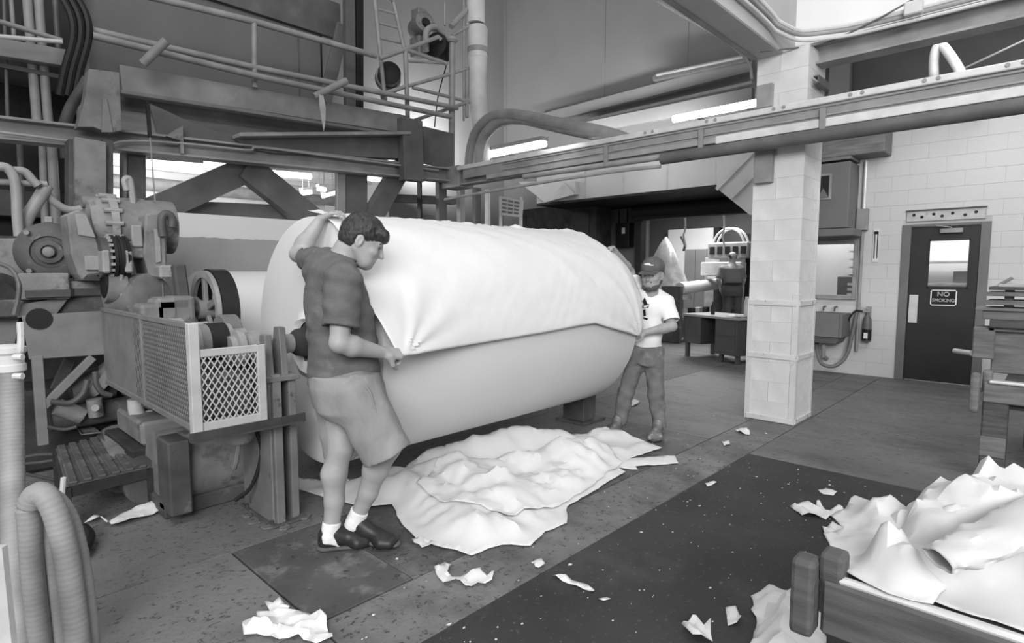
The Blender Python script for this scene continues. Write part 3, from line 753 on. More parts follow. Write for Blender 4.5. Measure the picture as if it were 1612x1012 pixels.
# ---- right beam with rail and pipes (runs past the column)
rbm = thing('pipe_rail_beam', 'long painted beam with bright rail and pipes crossing in front of the column', 'beam', (5.78, 2.6, 2.66))
BA = 5.79
MB().ibeam((BA, -1.6, 2.885), (BA, 6.72, 2.885), 0.16, 0.25, 0.022).build('i_beam', 'beam_paint', rbm, bev=0.003)
MB().box((BA - 0.13, -1.6, 2.965), (BA - 0.08, 6.5, 3.025)).build('top_rail', 'bright_steel', rbm, bev=0.01, seg=2)
MB().box((BA - 0.10, -1.6, 2.84), (BA - 0.082, 6.4, 2.965)).build('web_plate', 'beam_paint', rbm)
MB().box((BA - 0.12, -1.6, 2.765), (BA - 0.09, 2.6, 2.84)).build('face_strip', 'bright_steel', rbm, bev=0.004)
MB().box((BA - 0.12, 2.6, 2.775), (BA - 0.09, 5.9, 2.835)).build('face_strip', 'pipe_grey', rbm, bev=0.004)
for z_ in (2.945, 2.868): MB().tube([(BA - 0.108, -1.6, z_), (BA - 0.108, 5.6, z_)], 0.009, 8).build('conduit', 'pipe_grey', rbm, True)
MB().tube([(BA - 0.10, -1.6, 2.70), (BA - 0.10, 3.2, 2.70)], 0.062, 16).build('pipe', 'pipe_dark', rbm, True)
MB().tube([(BA - 0.10, 3.1, 2.72), (BA - 0.10, 5.2, 2.735)], 0.034, 12).build('pipe', 'pipe_grey', rbm, True)
for b in (-0.5, 1.62, 2.75, 3.9): MB().box((BA - 0.14, b - 0.025, 2.70), (BA - 0.092, b + 0.025, 2.93)).build('pipe_clamp', 'beam_paint', rbm, bev=0.004)
for b in (0.3, 0.8, 1.32, 1.95, 2.6, 3.3):
    for db in (0, 0.09): MB().cyl((BA - 0.142, b + db, 3.0), (BA - 0.13, b + db, 3.0), 0.015, n=8).build('rail_bolt', 'pipe_grey', rbm)
MB().box((BA - 0.09, 6.5, 2.74), (BA + 0.2, 6.9, 3.05)).build('end_bracket', 'beam_paint', rbm, bev=0.006)
thin = MB().tube(smoothpath([pa(700, 314, 5.5), pa(760, 303, 5.5), pa(830, 291, 5.5), pa(905, 279, 5.5), pa(980, 268, 5.5), pa(1040, 262, 5.55)], 6), 0.020, 8).build('hanging_pipe', 'pipe_grey', None, True)
tag(thin, 'thin pale pipe hanging below the left part of the beam', 'pipe')
# ---- left beam of the machine frame
LB = 6.8
q0, q1 = pb(-90, 194, LB), pb(712, 277, LB)
lbm = thing('frame_beam', 'long grey frame beam with a cable along it crossing the whole machine front', 'beam', ((q0.x + q1.x) / 2, LB, 2.7))
MB().ibeam(q0, q1, 0.20, 0.20, 0.024).build('i_beam', 'beam_paint', lbm, bev=0.003)
cb = smoothpath([pb(0, 208, LB - .12), pb(100, 221, LB - .12), pb(160, 231, LB - .12), pb(200, 222, LB - .12), pb(290, 226, LB - .12), pb(390, 236, LB - .12), pb(410, 232, LB - .12), pb(520, 246, LB - .12), pb(690, 268, LB - .12)], 6)
MB().tube(cb, 0.013, 8).build('cable', 'pipe_grey', lbm, True)
for x in (285, 640):
    c = pb(x, 225 if x == 285 else 262, LB - 0.1); MB().cbox(c, (0.03, 0.06, 0.22)).build('stiffener', 'beam_paint', lbm)
def pbar(name, x0, y0, x1, y1, b, wpx, dep, m, parent=None, bev=0.004):
    p, q = pb(x0, y0, b), pb(x1, y1, b)
    w = wpx * ((p + q) / 2 - CC).dot(CF) / FPX
    return MB().bar(p, q, w, dep, (0, 1, 0)).build(name, m, parent, bev=bev)
def pbart(name, label, cat, *a, group=None, **k): return tag(pbar(name, *a, **k), label, cat, group)
def ppipe(x0, y0, x1, y1, b, rpx, b2=None):
    p, q = pb(x0, y0, b), pb(x1, y1, b if b2 is None else b2)
    return MB().tube([p, q], rpx * (p - CC).dot(CF) / FPX, 12)
# ---- V braces and posts under the beam
vb = thing('vee_brace', 'inverted V of dark braces under the frame beam behind the rolls', 'brace', (2.9, 7.0, 1.9))
pbar('brace_arm', 398, 262, 222, 340, 7.05, 40, 0.16, 'beam_dark', vb)
pbar('brace_arm', 385, 262, 498, 352, 7.0, 40, 0.16, 'beam_dark', vb)
pbar('tie_bar', 240, 328, 470, 336, 7.25, 24, 0.18, 'beam_dark', vb)
fp = thing('frame_post', 'grey upright post under the frame beam left of the V brace', 'post', (1.5, 6.9, 0))
pbar('post', 209, 232, 209, 470, 6.95, 30, 0.16, 'machine_dark', fp)
pbar('flange', 196, 232, 196, 470, 6.84, 5, 0.05, 'machine', fp)
fp = thing('frame_post', 'broad pale upright post of the machine at the left, with dark flanks', 'post', (1.0, 6.2, 0))
pbar('post', 139, 222, 141, 480, 6.55, 40, 0.2, 'machine', fp)
pbar('flank', 166, 222, 166, 470, 6.62, 14, 0.2, 'machine_dark', fp)
pbar('flank', 113, 222, 113, 480, 6.62, 13, 0.2, 'machine_dark', fp)
fp = thing('frame_post', 'dark upright post with braces standing behind the near worker', 'post', (3.9, 7.0, 0))
pbar('post', 553, 270, 553, 400, 7.0, 44, 0.2, 'beam_dark', fp)
pbar('flange', 537, 270, 537, 400, 6.88, 14, 0.03, 'beam_paint', fp)
pbar('brace_arm', 632, 262, 580, 352, 6.9, 30, 0.14, 'beam_dark', fp)
for i, (x, wpx, m, dsc) in enumerate([(663, 3, 'near_black', 'thin black rod standing behind the roll under the beam end'), (697, 16, 'beam_dark', 'dark narrow post below the beam corner'), (728, 10, 'pipe_grey', 'pale grey post below the beam corner'), (753, 12, 'beam_dark', 'dark upright channel right of the beam corner'), (770, 5, 'pipe_white', 'thin pale pipe standing right of the beam corner')]):
    p_ = pb(x, 288, 6.9 + 0.02 * i); w_ = wpx * (p_ - CC).dot(CF) / FPX
    tag(MB().box((p_.x - w_ / 2, p_.y, 0), (p_.x + w_ / 2, p_.y + .08, 2.85)).build('upright', m), dsc, 'post')
tag(pbar('cross_bar', 610, 312, 715, 316, 7.2, 12, 0.12, 'beam_dark'), 'short dark cross bar behind the roll below the beam corner', 'bar')

# ---- platform over the machine
PB_ = 7.25
pf = thing('platform', 'steel platform with deep edge beam above the machine', 'platform', (3.0, PB_, 3.3))
pbar('edge_beam', 188, 124, 642, 198, PB_, 32, 0.12, 'beam_paint', pf)
pbar('edge_flange', 188, 146, 642, 216, PB_ - .1, 5, 0.14, 'guard_grey', pf)
pbar('lower_beam', 188, 160, 642, 226, PB_ + .1, 24, 0.12, 'beam_dark', pf)
pbar('edge_beam', -40, 70, 132, 98, PB_, 26, 0.12, 'beam_paint', pf)
pbar('corner_post', 128, 56, 132, 200, PB_ - .05, 15, 0.12, 'beam_paint', pf)
d0, d1 = pb(-60, 88, PB_ + .1), pb(640, 205, PB_ + .1)
MB().box((d0.x, PB_ + 0.06, 3.40), (d1.x, 9.3, 3.44)).build('deck', 'beam_dark', pf)
gb = thing('gusset_box', 'pale grey tapering gusset box between the two left beams', 'gusset', (1.4, 6.7, 2.85))
P = [(140, 108), (188, 114), (192, 205), (172, 210), (148, 200), (122, 200), (135, 150)]
MB().prism([pb(x, y, 6.5) for x, y in P], (0, 0.17, 0)).build('gusset_plate', 'machine', gb, bev=0.004)
MB().prism([pb(x, y, 6.48) for x, y in [(162, 155), (168, 155), (178, 208), (160, 208)]], (0, 0.02, 0)).build('rib', 'machine', gb)
cw = thing('crane_beam', 'dark tapered steel beam lying between platform and frame beam', 'beam', (3.0, 6.7, 2.9))
MB().prism([pb(x, y, 6.76) for x, y in [(234, 162), (262, 174), (300, 192), (345, 208), (388, 233), (290, 224), (250, 214)]], (0, 0.05, 0)).build('slanted_plate', 'beam_dark', cw, bev=0.004)
MB().prism([pb(x, y, 6.72) for x, y in [(370, 215), (640, 212), (640, 250), (430, 241), (385, 232)]], (0, 0.16, 0)).build('web_plate', 'beam_dark', cw, bev=0.004)
pbar('flange', 372, 214, 640, 211, 6.68, 5, 0.22, 'beam_paint', cw)
MB().prism([pb(x, y, 6.66) for x, y in [(262, 214), (280, 202), (288, 198), (288, 222)]], (0, 0.1, 0)).build('end_lip', 'machine', cw)
pbar('end_post', 645, 188, 648, 285, 6.66, 38, 0.14, 'beam_dark', cw)
pbar('end_plate', 690, 205, 690, 262, 6.9, 60, 0.05, 'beam_dark', cw)
ct = tag(MB().bar(pb(232, 160, 6.5), pb(236, 216, 6.5), 0.03, 0.03).build('cord_grip', 'near_black'), 'black cord grip hanging below the platform beam', 'cord')
tag(MB().tube([pb(236, 216, 6.5), pb(247, 352, 6.45)], 0.006, 6).build('pull_cord', 'pipe_grey', None, True), 'thin pull cord hanging down in front of the V brace', 'cord')
# rails
rl = thing('handrail', 'pale tubular handrail along the platform edge', 'railing', (3.0, PB_ - .1, 3.5))
HB = PB_ - 0.1
MB().tube([pb(225, -8, HB), pb(400, 34, HB), pb(592, 88, HB)], 0.038, 12).build('top_rail', 'pipe_grey', rl, True)
ppipe(400, 34, 401, 138, HB, 4.4).build('post', 'pipe_grey', rl, True)
MB().tube([pb(146, 48, HB), pb(400, 106, HB), pb(600, 146, HB), pb(720, 170, HB)], 0.036, 12).build('rail', 'pipe_grey', rl, True)
MB().tube([pb(146, 56, HB - .1), pb(400, 119, HB - .1), pb(710, 184, HB - .1)], 0.036, 12).build('rail', 'pipe_grey', rl, True)
for i, (x, y, x2, y2) in enumerate([(225, 100, 262, 64), (495, 152, 546, 127)]):
    t = MB().tube([pb(x, y, HB - .16), pb(x2, y2, HB - .3)], 0.045, 12).build('pipe_stub', 'pipe_grey', None, True)
    tag(t, ['stub pipe crossing the platform rails at the left', 'stub pipe crossing the platform rails with a rag below'][i], 'pipe')
rg = MB().prism([pb(x, y, HB - .22) for x, y in [(502, 144), (509, 150), (513, 170), (512, 195), (510, 206), (507, 190), (503, 165)]], (0, 0.012, 0)).build('rag', 'guard_light')
tag(rg, 'pale rag hanging from the platform rail', 'rag')
# big panel and dark recess behind the platform
pn = thing('hood_panel', 'big plain grey hood panel rising behind the platform rail', 'panel', (2.6, 8.2, 3.4))
e0, e1 = pb(60, 0, 8.2), pb(502, 0, 8.2)
MB().box((e0.x, 8.2, 3.45), (e1.x, 8.26, 4.98)).build('panel', 'panel_grey', pn)
MB().box((e0.x, 8.12, 4.98), (e1.x + 0.3, 8.2, 5.5)).build('top_band', 'beam_dark', pn)
MB().box((pb(470, 100, 8.19).x, 8.19, 3.45), (pb(472, 100, 8.19).x, 8.2, 4.98)).build('seam', 'beam_dark', pn)
MB().box((e1.x, 8.2, 3.45), (e1.x + 0.03, 8.9, 5.5)).build('side', 'near_black', pn)
pbar('diagonal_flap', 540, 40, 510, 165, 8.0, 20, 0.05, 'panel_grey', pn)
uc = thing('dark_upright', 'tall dark steel column behind the ladder', 'post', (4.6, 7.8, 3.2))
pbar('channel', 563, -20, 563, 200, 7.8, 12, 0.15, 'near_black', uc)
pbar('channel_face', 549, -20, 551, 200, 7.75, 16, 0.1, 'beam_dark', uc)
# left dark machinery bay with pipes
db = thing('dark_cabinet', 'dark recessed machine bay behind the pipes at the upper left corner', 'machine bay', (0.8, 7.9, 0.5))
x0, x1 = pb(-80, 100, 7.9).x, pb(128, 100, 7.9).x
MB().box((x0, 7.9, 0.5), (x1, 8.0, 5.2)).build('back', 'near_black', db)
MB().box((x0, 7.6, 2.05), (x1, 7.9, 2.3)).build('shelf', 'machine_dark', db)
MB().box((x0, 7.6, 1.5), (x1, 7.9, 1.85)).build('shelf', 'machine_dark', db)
PIP = [(6, -10, 12, 185, 2.5, 'pipe_dark', 'leftmost dark thin pipe in the upper left corner'), (17, -10, 22, 60, 3, 'pipe_grey', 'second thin pipe from the left edge in the upper corner'), (42, -10, 58, 190, 6.5, 'pipe_grey', 'thick pale pipe left of the twin pipe in the upper left'), (60, -10, 76, 195, 6.5, 'pipe_grey', 'thick pale pipe right of the twin pipe in the upper left'), (86, -10, 92, 80, 4, 'pipe_dark', 'dark pipe beside the looped hoses in the upper left'), (30, 215, 36, 330, 4, 'pipe_dark', 'thin dark pipe behind the hoses under the left beam'),
       (66, 215, 72, 380, 5, 'pipe_grey', 'pale pipe under the left beam above the motor, left of a pair'), (80, 215, 90, 375, 7, 'pipe_grey', 'thicker pale pipe under the left beam above the motor'), (98, 215, 102, 250, 6, 'pipe_dark', 'dark pipe right of the pale pair under the left beam')]
for x, y, x2, y2, r, m, lab in PIP:
    tag(ppipe(x, y, x2, y2, 7.35, r).build('pipe', m, None, True), lab, 'pipe', 'upright pipes in the left machine bay')
for i, off in enumerate((0, 12, 24)):
    h = MB().tube(smoothpath([pb(118 - off, -10, 7.1), pb(136 - off, 25, 7.05), pb(139 - off, 60, 7.05), pb(126 - off, 110, 7.1), pb(118 - off, 150, 7.15)], 8), 0.035, 8).build('hose', 'rubber', None, True)
    tag(h, ['outermost', 'middle', 'innermost'][i] + ' of three dark hoses looping beside the platform corner', 'hose', 'looped hoses')
pg = tag(ppipe(0, 34, 98, 64, 7.15, 4).build('grab_rail', 'pipe_grey', None, True), 'thin rail sloping across the pipes in the upper left', 'rail')
pg = tag(ppipe(-5, 57, 98, 66, 7.0, 3.5).build('grab_rail', 'pipe_white', None, True), 'pale short rail end poking out at the left edge', 'rail')
th_ = tag(MB().tube(smoothpath([pb(100, 200, 6.9), pb(112, 168, 6.85), pb(130, 140, 6.8), pb(138, 125, 6.8)], 6), 0.05, 10).build('bent_pipe', 'machine_dark', None, True), 'thick dark bent pipe left of the gusset box', 'pipe')
# bent pipes under the left beam
for i, (px, r, lab) in enumerate([([(-12, 262), (10, 264), (22, 280), (26, 310), (27, 340), (30, 372)], 0.034, 'pale bent pipe dropping at the far left above the machine'),
                 ([(15, 268), (38, 270), (52, 284), (60, 292)], 0.03, 'short curved hose behind the bent pipes at the far left'),
                 ([(-12, 286), (40, 288), (74, 290)], 0.024, 'level pale pipe meeting the slanted pipe at the far left'),
                 ([(74, 292), (58, 318), (42, 345), (36, 372)], 0.045, 'thick slanted pale pipe running down to the motor'),
                 ([(72, 304), (88, 320), (108, 330), (130, 328), (160, 316), (200, 318)], 0.030, 'slack pale cable sagging over to the gear motor')]):
    tag(MB().tube(smoothpath([pb(x, y, 5.7 + 0.03 * i) for x, y in px], 8), r, 10).build('bent_pipe', 'pipe_grey', None, True), lab, 'pipe')
# ---- ladder, cage rails, motors, big pipes
ld = thing('ladder', 'steel ladder leaning up from the platform', 'ladder', (5.1, 7.4, 3.6))
s0 = [pb(588, -20, 7.5), pb(596, 60, 7.45), pb(607, 165, 7.4)]; s1 = [pb(614, -20, 7.5), pb(636, 76, 7.4)]
MB().tube(s0, 0.03, 10).build('stile', 'pipe_grey', ld, True); MB().tube(s1, 0.03, 10).build('stile', 'pipe_grey', ld, True)
for y in (-2, 20, 42, 66):
    MB().tube([pb(589 + (y + 20) * 0.11, y - 6, 7.48), pb(614 + (y + 20) * 0.22, y + 2, 7.45)], 0.02, 8).build('rung', 'pipe_grey', ld, True)
cg = thing('guard_cage', 'open railing cage of pale pipes at the end of the platform', 'railing', (5.6, 7.2, 3.4))
for pts, r in [([(638, 78), (642, 192)], .035), ([(600, 145), (606, 165)], .03), ([(712, 60), (711, 262)], .05), ([(598, 92), (638, 78), (690, 58), (694, 62)], .032), ([(638, 78), (702, 100)], .032),
               ([(600, 148), (640, 136), (704, 118), (742, 106)], .026), ([(604, 150), (640, 135)], .028), ([(645, 192), (745, 158)], .026), ([(650, 138), (745, 162)], .026), ([(710, 42), (734, 16)], .045), ([(712, 56), (740, 40)], .026), ([(730, 0), (730, 190)], .018), ([(700, 40), (700, 4)], .018), ([(735, 110), (735, 185)], .03), ([(640, 96), (704, 100)], .02)]:
    MB().tube([pb(x, y, 7.25) for x, y in pts], r, 10).build('rail', 'pipe_grey', cg, True)
MB().lathe(pb(711, 64, 7.25), (0, 0, 1), [(-0.03, .07), (0, .10), (.04, .10), (.06, .06)], 14).build('clamp', 'pipe_grey', cg, True)
tag(MB().tube(smoothpath([pb(706, 60, 7.3), pb(703, 100, 7.3), pb(690, 150, 7.3), pb(684, 200, 7.3)], 6), 0.010, 6).build('cable', 'rubber', None, True), 'thin black cable hanging inside the railing cage', 'cable')
mo = thing('upper_motor', 'grey electric motor mounted high behind the ladder', 'motor', (5.9, 7.9, 4.5))
c = pb(664, 42, 7.8)
MB().lathe(c + Vector((-0.1, -0.22, 0)), (0.35, 1, 0), [(0, .08), (.02, .15), (.1, .17), (.4, .17), (.45, .1)], 20).build('casing', 'machine', mo, True)
MB().lathe(c + Vector((-0.1, -0.25, -0.02)), (0.35, 1, 0), [(0, .05), (.05, .09)], 16).build('hub', 'near_black', mo, True)
MB().cbox(c + Vector((-.05, 0, 0.17)), (.18, .2, .14)).build('terminal_box', 'machine', mo, bev=0.01)
MB().cbox(c + Vector((-.05, 0, -0.34)), (.22, .26, .30)).build('foot', 'machine', mo, bev=0.02)
MB().tube(smoothpath([c + Vector((.1, 0, .1)), c + Vector((.25, 0, .05)), c + Vector((.4, -.05, -.1)), c + Vector((.45, -.1, -.35))], 6), 0.07, 10).build('duct', 'machine', mo, True)
c = pb(694, 73, 7.4)
sv = thing('upper_drum', 'dark round drum tucked inside the railing cage', 'drum', c - Vector((0, 0, .2)))
MB().lathe(c + Vector((-.12, 0, 0)), (1, 0.4, 0), [(0, .1), (.02, .19), (.3, .19), (.32, .1)], 20).build('drum', 'near_black', sv, True)
MB().tube(smoothpath([c + Vector((-.3, 0, -.15)), c + Vector((-.28, 0, .15)), c + Vector((-.1, 0, .26)), c + Vector((.05, 0, .22))], 6), 0.05, 10).build('collar', 'pipe_grey', sv, True)
c = pb(616, 119, 7.6)
sv = thing('platform_drum', 'black round drum standing on the platform behind the ladder', 'drum', c - Vector((0, 0, .2)))
MB().lathe(c + Vector((-.1, -.1, 0)), (0.6, 1, 0), [(0, .1), (.02, .17), (.2, .17), (.24, .1)], 20).build('drum', 'near_black', sv, True)
MB().lathe(c + Vector((0, .08, 0)), (0.6, 1, 0), [(0, .19), (.12, .2)], 20).build('backing', 'pipe_grey', sv, True)
bp_ = thing('insulated_riser', 'thick white insulated vertical pipe at the platform end', 'pipe', pb(752, 190, 7.2))
MB().tube([pb(749, -30, 7.2), pb(749, 38, 7.2)], 0.15, 20).build('upper_pipe', 'pipe_white', bp_, True)
MB().lathe(pb(752, 92, 7.2), (0, 0, 1), [(0, .16), (.35, .165), (.45, .17), (.50, .15)], 20).build('sleeve', 'pipe_white', bp_, True)
MB().lathe(pb(752, 84, 7.2), (0, 0, 1), [(0, .172), (.08, .172)], 20).build('band', 'pipe_grey', bp_, True)
MB().tube([pb(752, 88, 7.2), pb(752, 150, 7.2), pb(757, 200, 7.2), pb(757, 260, 7.2)], 0.155, 20).build('lower_pipe', 'pipe_white', bp_, True)
for i, off in enumerate((0, 14)):
    pts = smoothpath([pa(738 + off, 262, 6.5), pa(742 + off, 232, 6.5), pa(752 + off, 205 + off * .3, 6.5), pa(775 + off, 184 + off * .5, 6.45), pa(810 + off, 181 + off * .5, 6.35), pa(870 + off, 193 + off * .5, 6.2), pa(960, 212 + off * .3, 6.05), pa(1010, 232 + off * .3, 6.0)], 8)
    tag(MB().tube(pts, 0.085, 16).build('elbow_pipe', 'pipe_grey', None, True), ['rear thick bent pipe sweeping over to the right beam', 'front thick bent pipe sweeping over to the right beam'][i], 'pipe', 'bent insulated pipes')
# ---- beams and pipes along the foot of the tall wall
for i, (y0, y1, a, h, m, lab) in enumerate([((845, 190), (1186, 103), 9.3, 0.20, 'panel_grey', 'grey ledge beam along the foot of the tall grey wall'), ((900, 196), (1186, 131), 9.1, 0.05, 'pipe_grey', 'thin pipe just under the ledge beam on the tall wall'), ((905, 206), (1186, 150), 9.0, 0.22, 'panel_grey', 'second grey beam below the ledge beam on the tall wall'), ((1030, 124), (1180, 92), 9.2, 0.09, 'pipe_dark', 'short dark pipe bracket high on the tall wall by the column')]):
    p, q = pa(*y0, a), pa(*y1, a)
    tag(MB().bar(p, q, 0.12, h).build('wall_beam', m, None, bev=0.004), lab, 'beam')
tag(MB().tube([pa(1034, 118, 9.15), pa(1182, 87, 9.15)], 0.03, 8).build('wall_pipe', 'pipe_grey', None, True), 'upper pale pipe beside the short dark bracket on the tall wall', 'pipe')
tag(MB().tube(smoothpath([pa(1020, -8, 8.6), pa(1070, 22, 8.4), pa(1110, 45, 8.2), pa(1150, 70, 8.0), pa(1178, 98, 7.8), pa(1184, 125, 7.8)], 6), 0.02, 8).build('cable', 'pipe_grey', None, True), 'pale cable sweeping down the tall wall to the column', 'cable')
hk = MB().tube(smoothpath([Vector((9.48, pa(1470, 135, 8.3).y, pa(1470, 135, 8.3).z)), pa(1470, 135, 8.5), pa(1470, 122, 8.3), pa(1470, 95, 8.3), pa(1474, 76, 8.3), pa(1482, 72, 8.3), pa(1492, 82, 8.25), pa(1510, 110, 8.2), pa(1520, 135, 8.2), Vector((9.48, pa(1520, 135, 8.2).y, pa(1520, 135, 8.2).z))], 8), 0.05, 12).build('hook_pipe', 'pipe_grey', None, True)
tag(hk, 'pale hooked pipe standing above the right beam', 'pipe')
tag(MB().tube([pa(1500, 116, 9.0), pa(1615, 62, 8.6)], 0.012, 6).build('stay_wire', 'pipe_grey', None, True), 'thin stay wire rising right of the hooked pipe', 'wire')
tag(MB().box((9.35, 2.35, 3.4), (9.48, 2.62, 4.6)).build('wall_duct', 'panel_grey', None, bev=0.01), 'dark flat duct on the upper wall right of the column', 'duct')
# ---- fluorescent tubes
def tube_light(p, q, lab, grp, power=0, fixture=True, r=0.03):
    t = thing('fluorescent_lamp', lab, 'lamp', (Vector(p) + Vector(q)) / 2, grp)
    MB().tube([p, q], r, 10).build('tube', 'tube_light', t, True)
    if fixture:
        p2, q2 = Vector(p) + Vector((0, 0, .08)), Vector(q) + Vector((0, 0, .08))
        MB().bar(p2, q2, 0.16, 0.06).build('housing', 'duct_white', t)
    for k_ in (.2, .8):
        c_ = Vector(p).lerp(Vector(q), k_)
        if c_.y > 9: MB().tube([c_ + Vector((0, 0, .1)), Vector((c_.x, c_.y, 4.3))], .01, 6).build('hanger', 'pipe_grey', t, True)
        else: MB().bar(c_ + Vector((0.05, 0, .03)), Vector((8.02, c_.y, 3.48)), .03, .03).build('bracket_arm', 'pipe_grey', t)
    return t
tube_light((7.0, 3.78, 3.46), (7.0, 2.72, 3.46), 'bright fluorescent tube left of the column above the beam', 'tubes behind the right beam', fixture=False, r=0.045)
tube_light((7.0, 7.30, 3.47), (7.0, 5.96, 3.47), 'bright fluorescent tube below the big bent pipes', 'tubes behind the right beam', r=0.05)
area_light('wall_glow', (8.35, 5.8, 3.58), (9.4, 5.9, 4.9), 3.2, 0.15, 75)  # unseen light behind the fascia, throws the tubes' glow on the wall
area_light('wall_glow', (7.0, 8.5, 3.55), (7.3, 9.3, 4.3), 0.9, 0.15, 110)  # unseen light added to brighten the wall patch behind the cage
BT = [((228, 257), (318, 263), 10.2, 'leftmost fluorescent tube in the bay behind the V brace'), ((416, 272), (489, 278), 10.2, 'fluorescent tube right of the V brace apex'), ((474, 304), (490, 302), 12, 'short tube glimpse just right of the V brace'), ((500, 297), (512, 299), 13.0, 'faint tube glimpse beside the near worker\'s raised hand'), ((578, 281), (602, 284), 12.0, 'short tube seen behind the dark post'), ((507, 309), (528, 303), 14, 'lowest tube glimpse above the near worker\'s hand')]
for a_, b_, bb, lab in BT: tube_light(pb(*a_, bb), pb(*b_, bb), lab, 'tubes in the bay behind the machine', r=0.05)
area_light('bay_lamps', (2.5, 12.5, 4.0), (2.5, 12.5, 0), 7, 3, 700)
area_light('bay_lamps', (2.5, 13.5, 3.4), (2.5, 14.5, 4.4), 6, 0.3, 420)
# ---- white duct fascia with dark soffit over the opening
fs_ = thing('duct_fascia', 'white sheet metal duct front over the roll-up door', 'duct', (8.3, 5.2, 2.7))
FA_ = 8.0
MB().box((FA_, 3.0, 2.72), (FA_ + 0.05, 7.0, 3.5)).build('front_sheet', 'duct_white', fs_)
for x in (921, 981, 1050, 1127):
    p = pa(x, 290, FA_); MB().box((FA_ - 0.012, p.y - .012, 2.72), (FA_, p.y + .012, 3.5)).build('seam', 'guard_light', fs_)
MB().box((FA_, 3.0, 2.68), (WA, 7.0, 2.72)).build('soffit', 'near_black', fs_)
hood = [pa(815, 286, 7.9), pa(858, 319, 7.9), pa(906, 306, 7.9), pa(905, 285, 7.9)]
MB().prism(hood, (0.25, 0, 0.0)).build('hood_plate', 'duct_white', fs_, bev=0.004)
MB().prism([pa(858, 319, 7.88), pa(906, 306, 7.88), pa(890, 288, 7.88)], (-0.02, 0, 0)).build('hood_flap', 'guard_light', fs_)
for (x, y, x2, y2) in [(1128, 298, 1186, 238), (1150, 312, 1186, 276)]: MB().bar(pa(x, y, 7.9), pa(x2, y2, 7.9), 0.03, 0.05).build('brace', 'guard_light', fs_)
MB().prism([pa(1128, 296, 7.95), pa(1180, 338, 7.95), pa(1190, 338, 7.95), pa(1190, 240, 7.95), pa(1128, 240, 7.95)], (0.04, 0, 0)).build('chute', 'duct_white', fs_)
ru = thing('rollup_door', 'dark rolled-up shutter housing over the opening to the next room', 'shutter', (9.3, 4.6, 2.45))
MB().lathe((9.3, 3.4, 2.58), (0, 1, 0), [(0, .14), (0.005, .15), (2.35, .15), (2.36, .14)], 20).build('shutter_drum', 'near_black', ru, True)
MB().box((9.2, 3.4, 2.42), (9.42, 5.72, 2.50)).build('bottom_bar', 'near_black', ru, bev=0.01)
MB().box((9.30, 5.62, 0), (9.48, 5.74, 2.5)).build('guide_rail', 'near_black', ru)
MB().box((9.30, 3.36, 0), (9.48, 3.46, 2.5)).build('guide_rail', 'near_black', ru)
# ================================================================ DRIVE MACHINE AT THE LEFT
def lattice(mb, o, ux, uy, W, Hh, dw, dh, t, th):
    """expanded metal: two families of thin strands clipped to the W x Hh rectangle"""
    o, ux, uy = Vector(o), Vector(ux), Vector(uy); nrm = ux.cross(uy).normalized()
    s = dh / dw
    for sg in (1, -1):
        k = -Hh / s - dw
        while k < W + Hh / s + dw:
            # line u = k + sg * v / s
            pts = []
            v0, v1 = 0.0, Hh
            u0, u1 = k, k + sg * Hh / s
            # clip to 0..W
            lo, hi = 0.0, 1.0; du = u1 - u0
            ta, tb = (0 - u0) / du, (W - u0) / du
            lo, hi = max(lo, min(ta, tb)), min(hi, max(ta, tb))
            if hi - lo > 0.01:
                p = o + ux * (u0 + du * lo) + uy * (Hh * lo); q = o + ux * (u0 + du * hi) + uy * (Hh * hi)
                mb.bar(p + nrm * (t * .3 * sg), q + nrm * (t * .3 * sg), th, t, nrm)
            k += dw
    return mb
gd = thing('mesh_guard', 'pale corner guard of expanded metal mesh in front of the drive', 'guard', (1.0, 3.25, 0.64))
A0, B0 = 1.0, 3.22
Z0, Z1, ZS = 0.665, 1.095, 1.235
# front panel along the roll axis
for lo, hi in [((A0, B0 - .012, Z0), (1.37, B0 + .012, Z0 + .045)), ((A0, B0 - .012, Z1 - .04), (1.37, B0 + .012, Z1)), ((1.325, B0 - .013, Z0), (1.37, B0 + .013, Z1))]:
    MB().box(lo, hi).build('front_frame', 'guard_light', gd, bev=0.003)
MB().box((A0 - .02, B0 - .02, Z0 - .01), (A0 + .03, B0 + .03, ZS)).build('corner_post', 'guard_light', gd, bev=0.003)
lattice(MB(), (A0 + .03, B0, Z0 + .04), (1, 0, 0), (0, 0, 1), .30, .35, 0.034, 0.055, .005, .006).build('front_mesh', 'guard_light', gd)
# side panel running back
for lo, hi in [((A0 - .012, B0, ZS - .03), (A0 + .012, 5.15, ZS)), ((A0 - .012, B0, Z0), (A0 + .012, 5.15, Z0 + .035)), ((A0 - .013, 4.10, Z0), (A0 + .013, 4.135, ZS))]:
    MB().box(lo, hi).build('side_frame', 'guard_grey', gd, bev=0.003)
lattice(MB(), (A0, B0 + .03, Z0 + .035), (0, 1, 0), (0, 0, 1), 1.05, .50, 0.034, 0.055, .005, .006).build('side_mesh', 'guard_grey', gd)
MB().box((A0 - .004, 4.135, Z0 + .035), (A0 + .004, 5.15, ZS - .03)).build('side_sheet', 'guard_grey', gd)
MB().angle((0.96, B0 - .02, 0.625), (1.56, B0 - .02, 0.625), 0.045, 0.008, 1, 1).build('support_bar', 'steel_dark', gd)
MB().bar((1.44, B0 - .03, .64), (1.58, B0 - .03, .648), 0.02, 0.05).build('clamp_plate', 'steel_dark', gd)
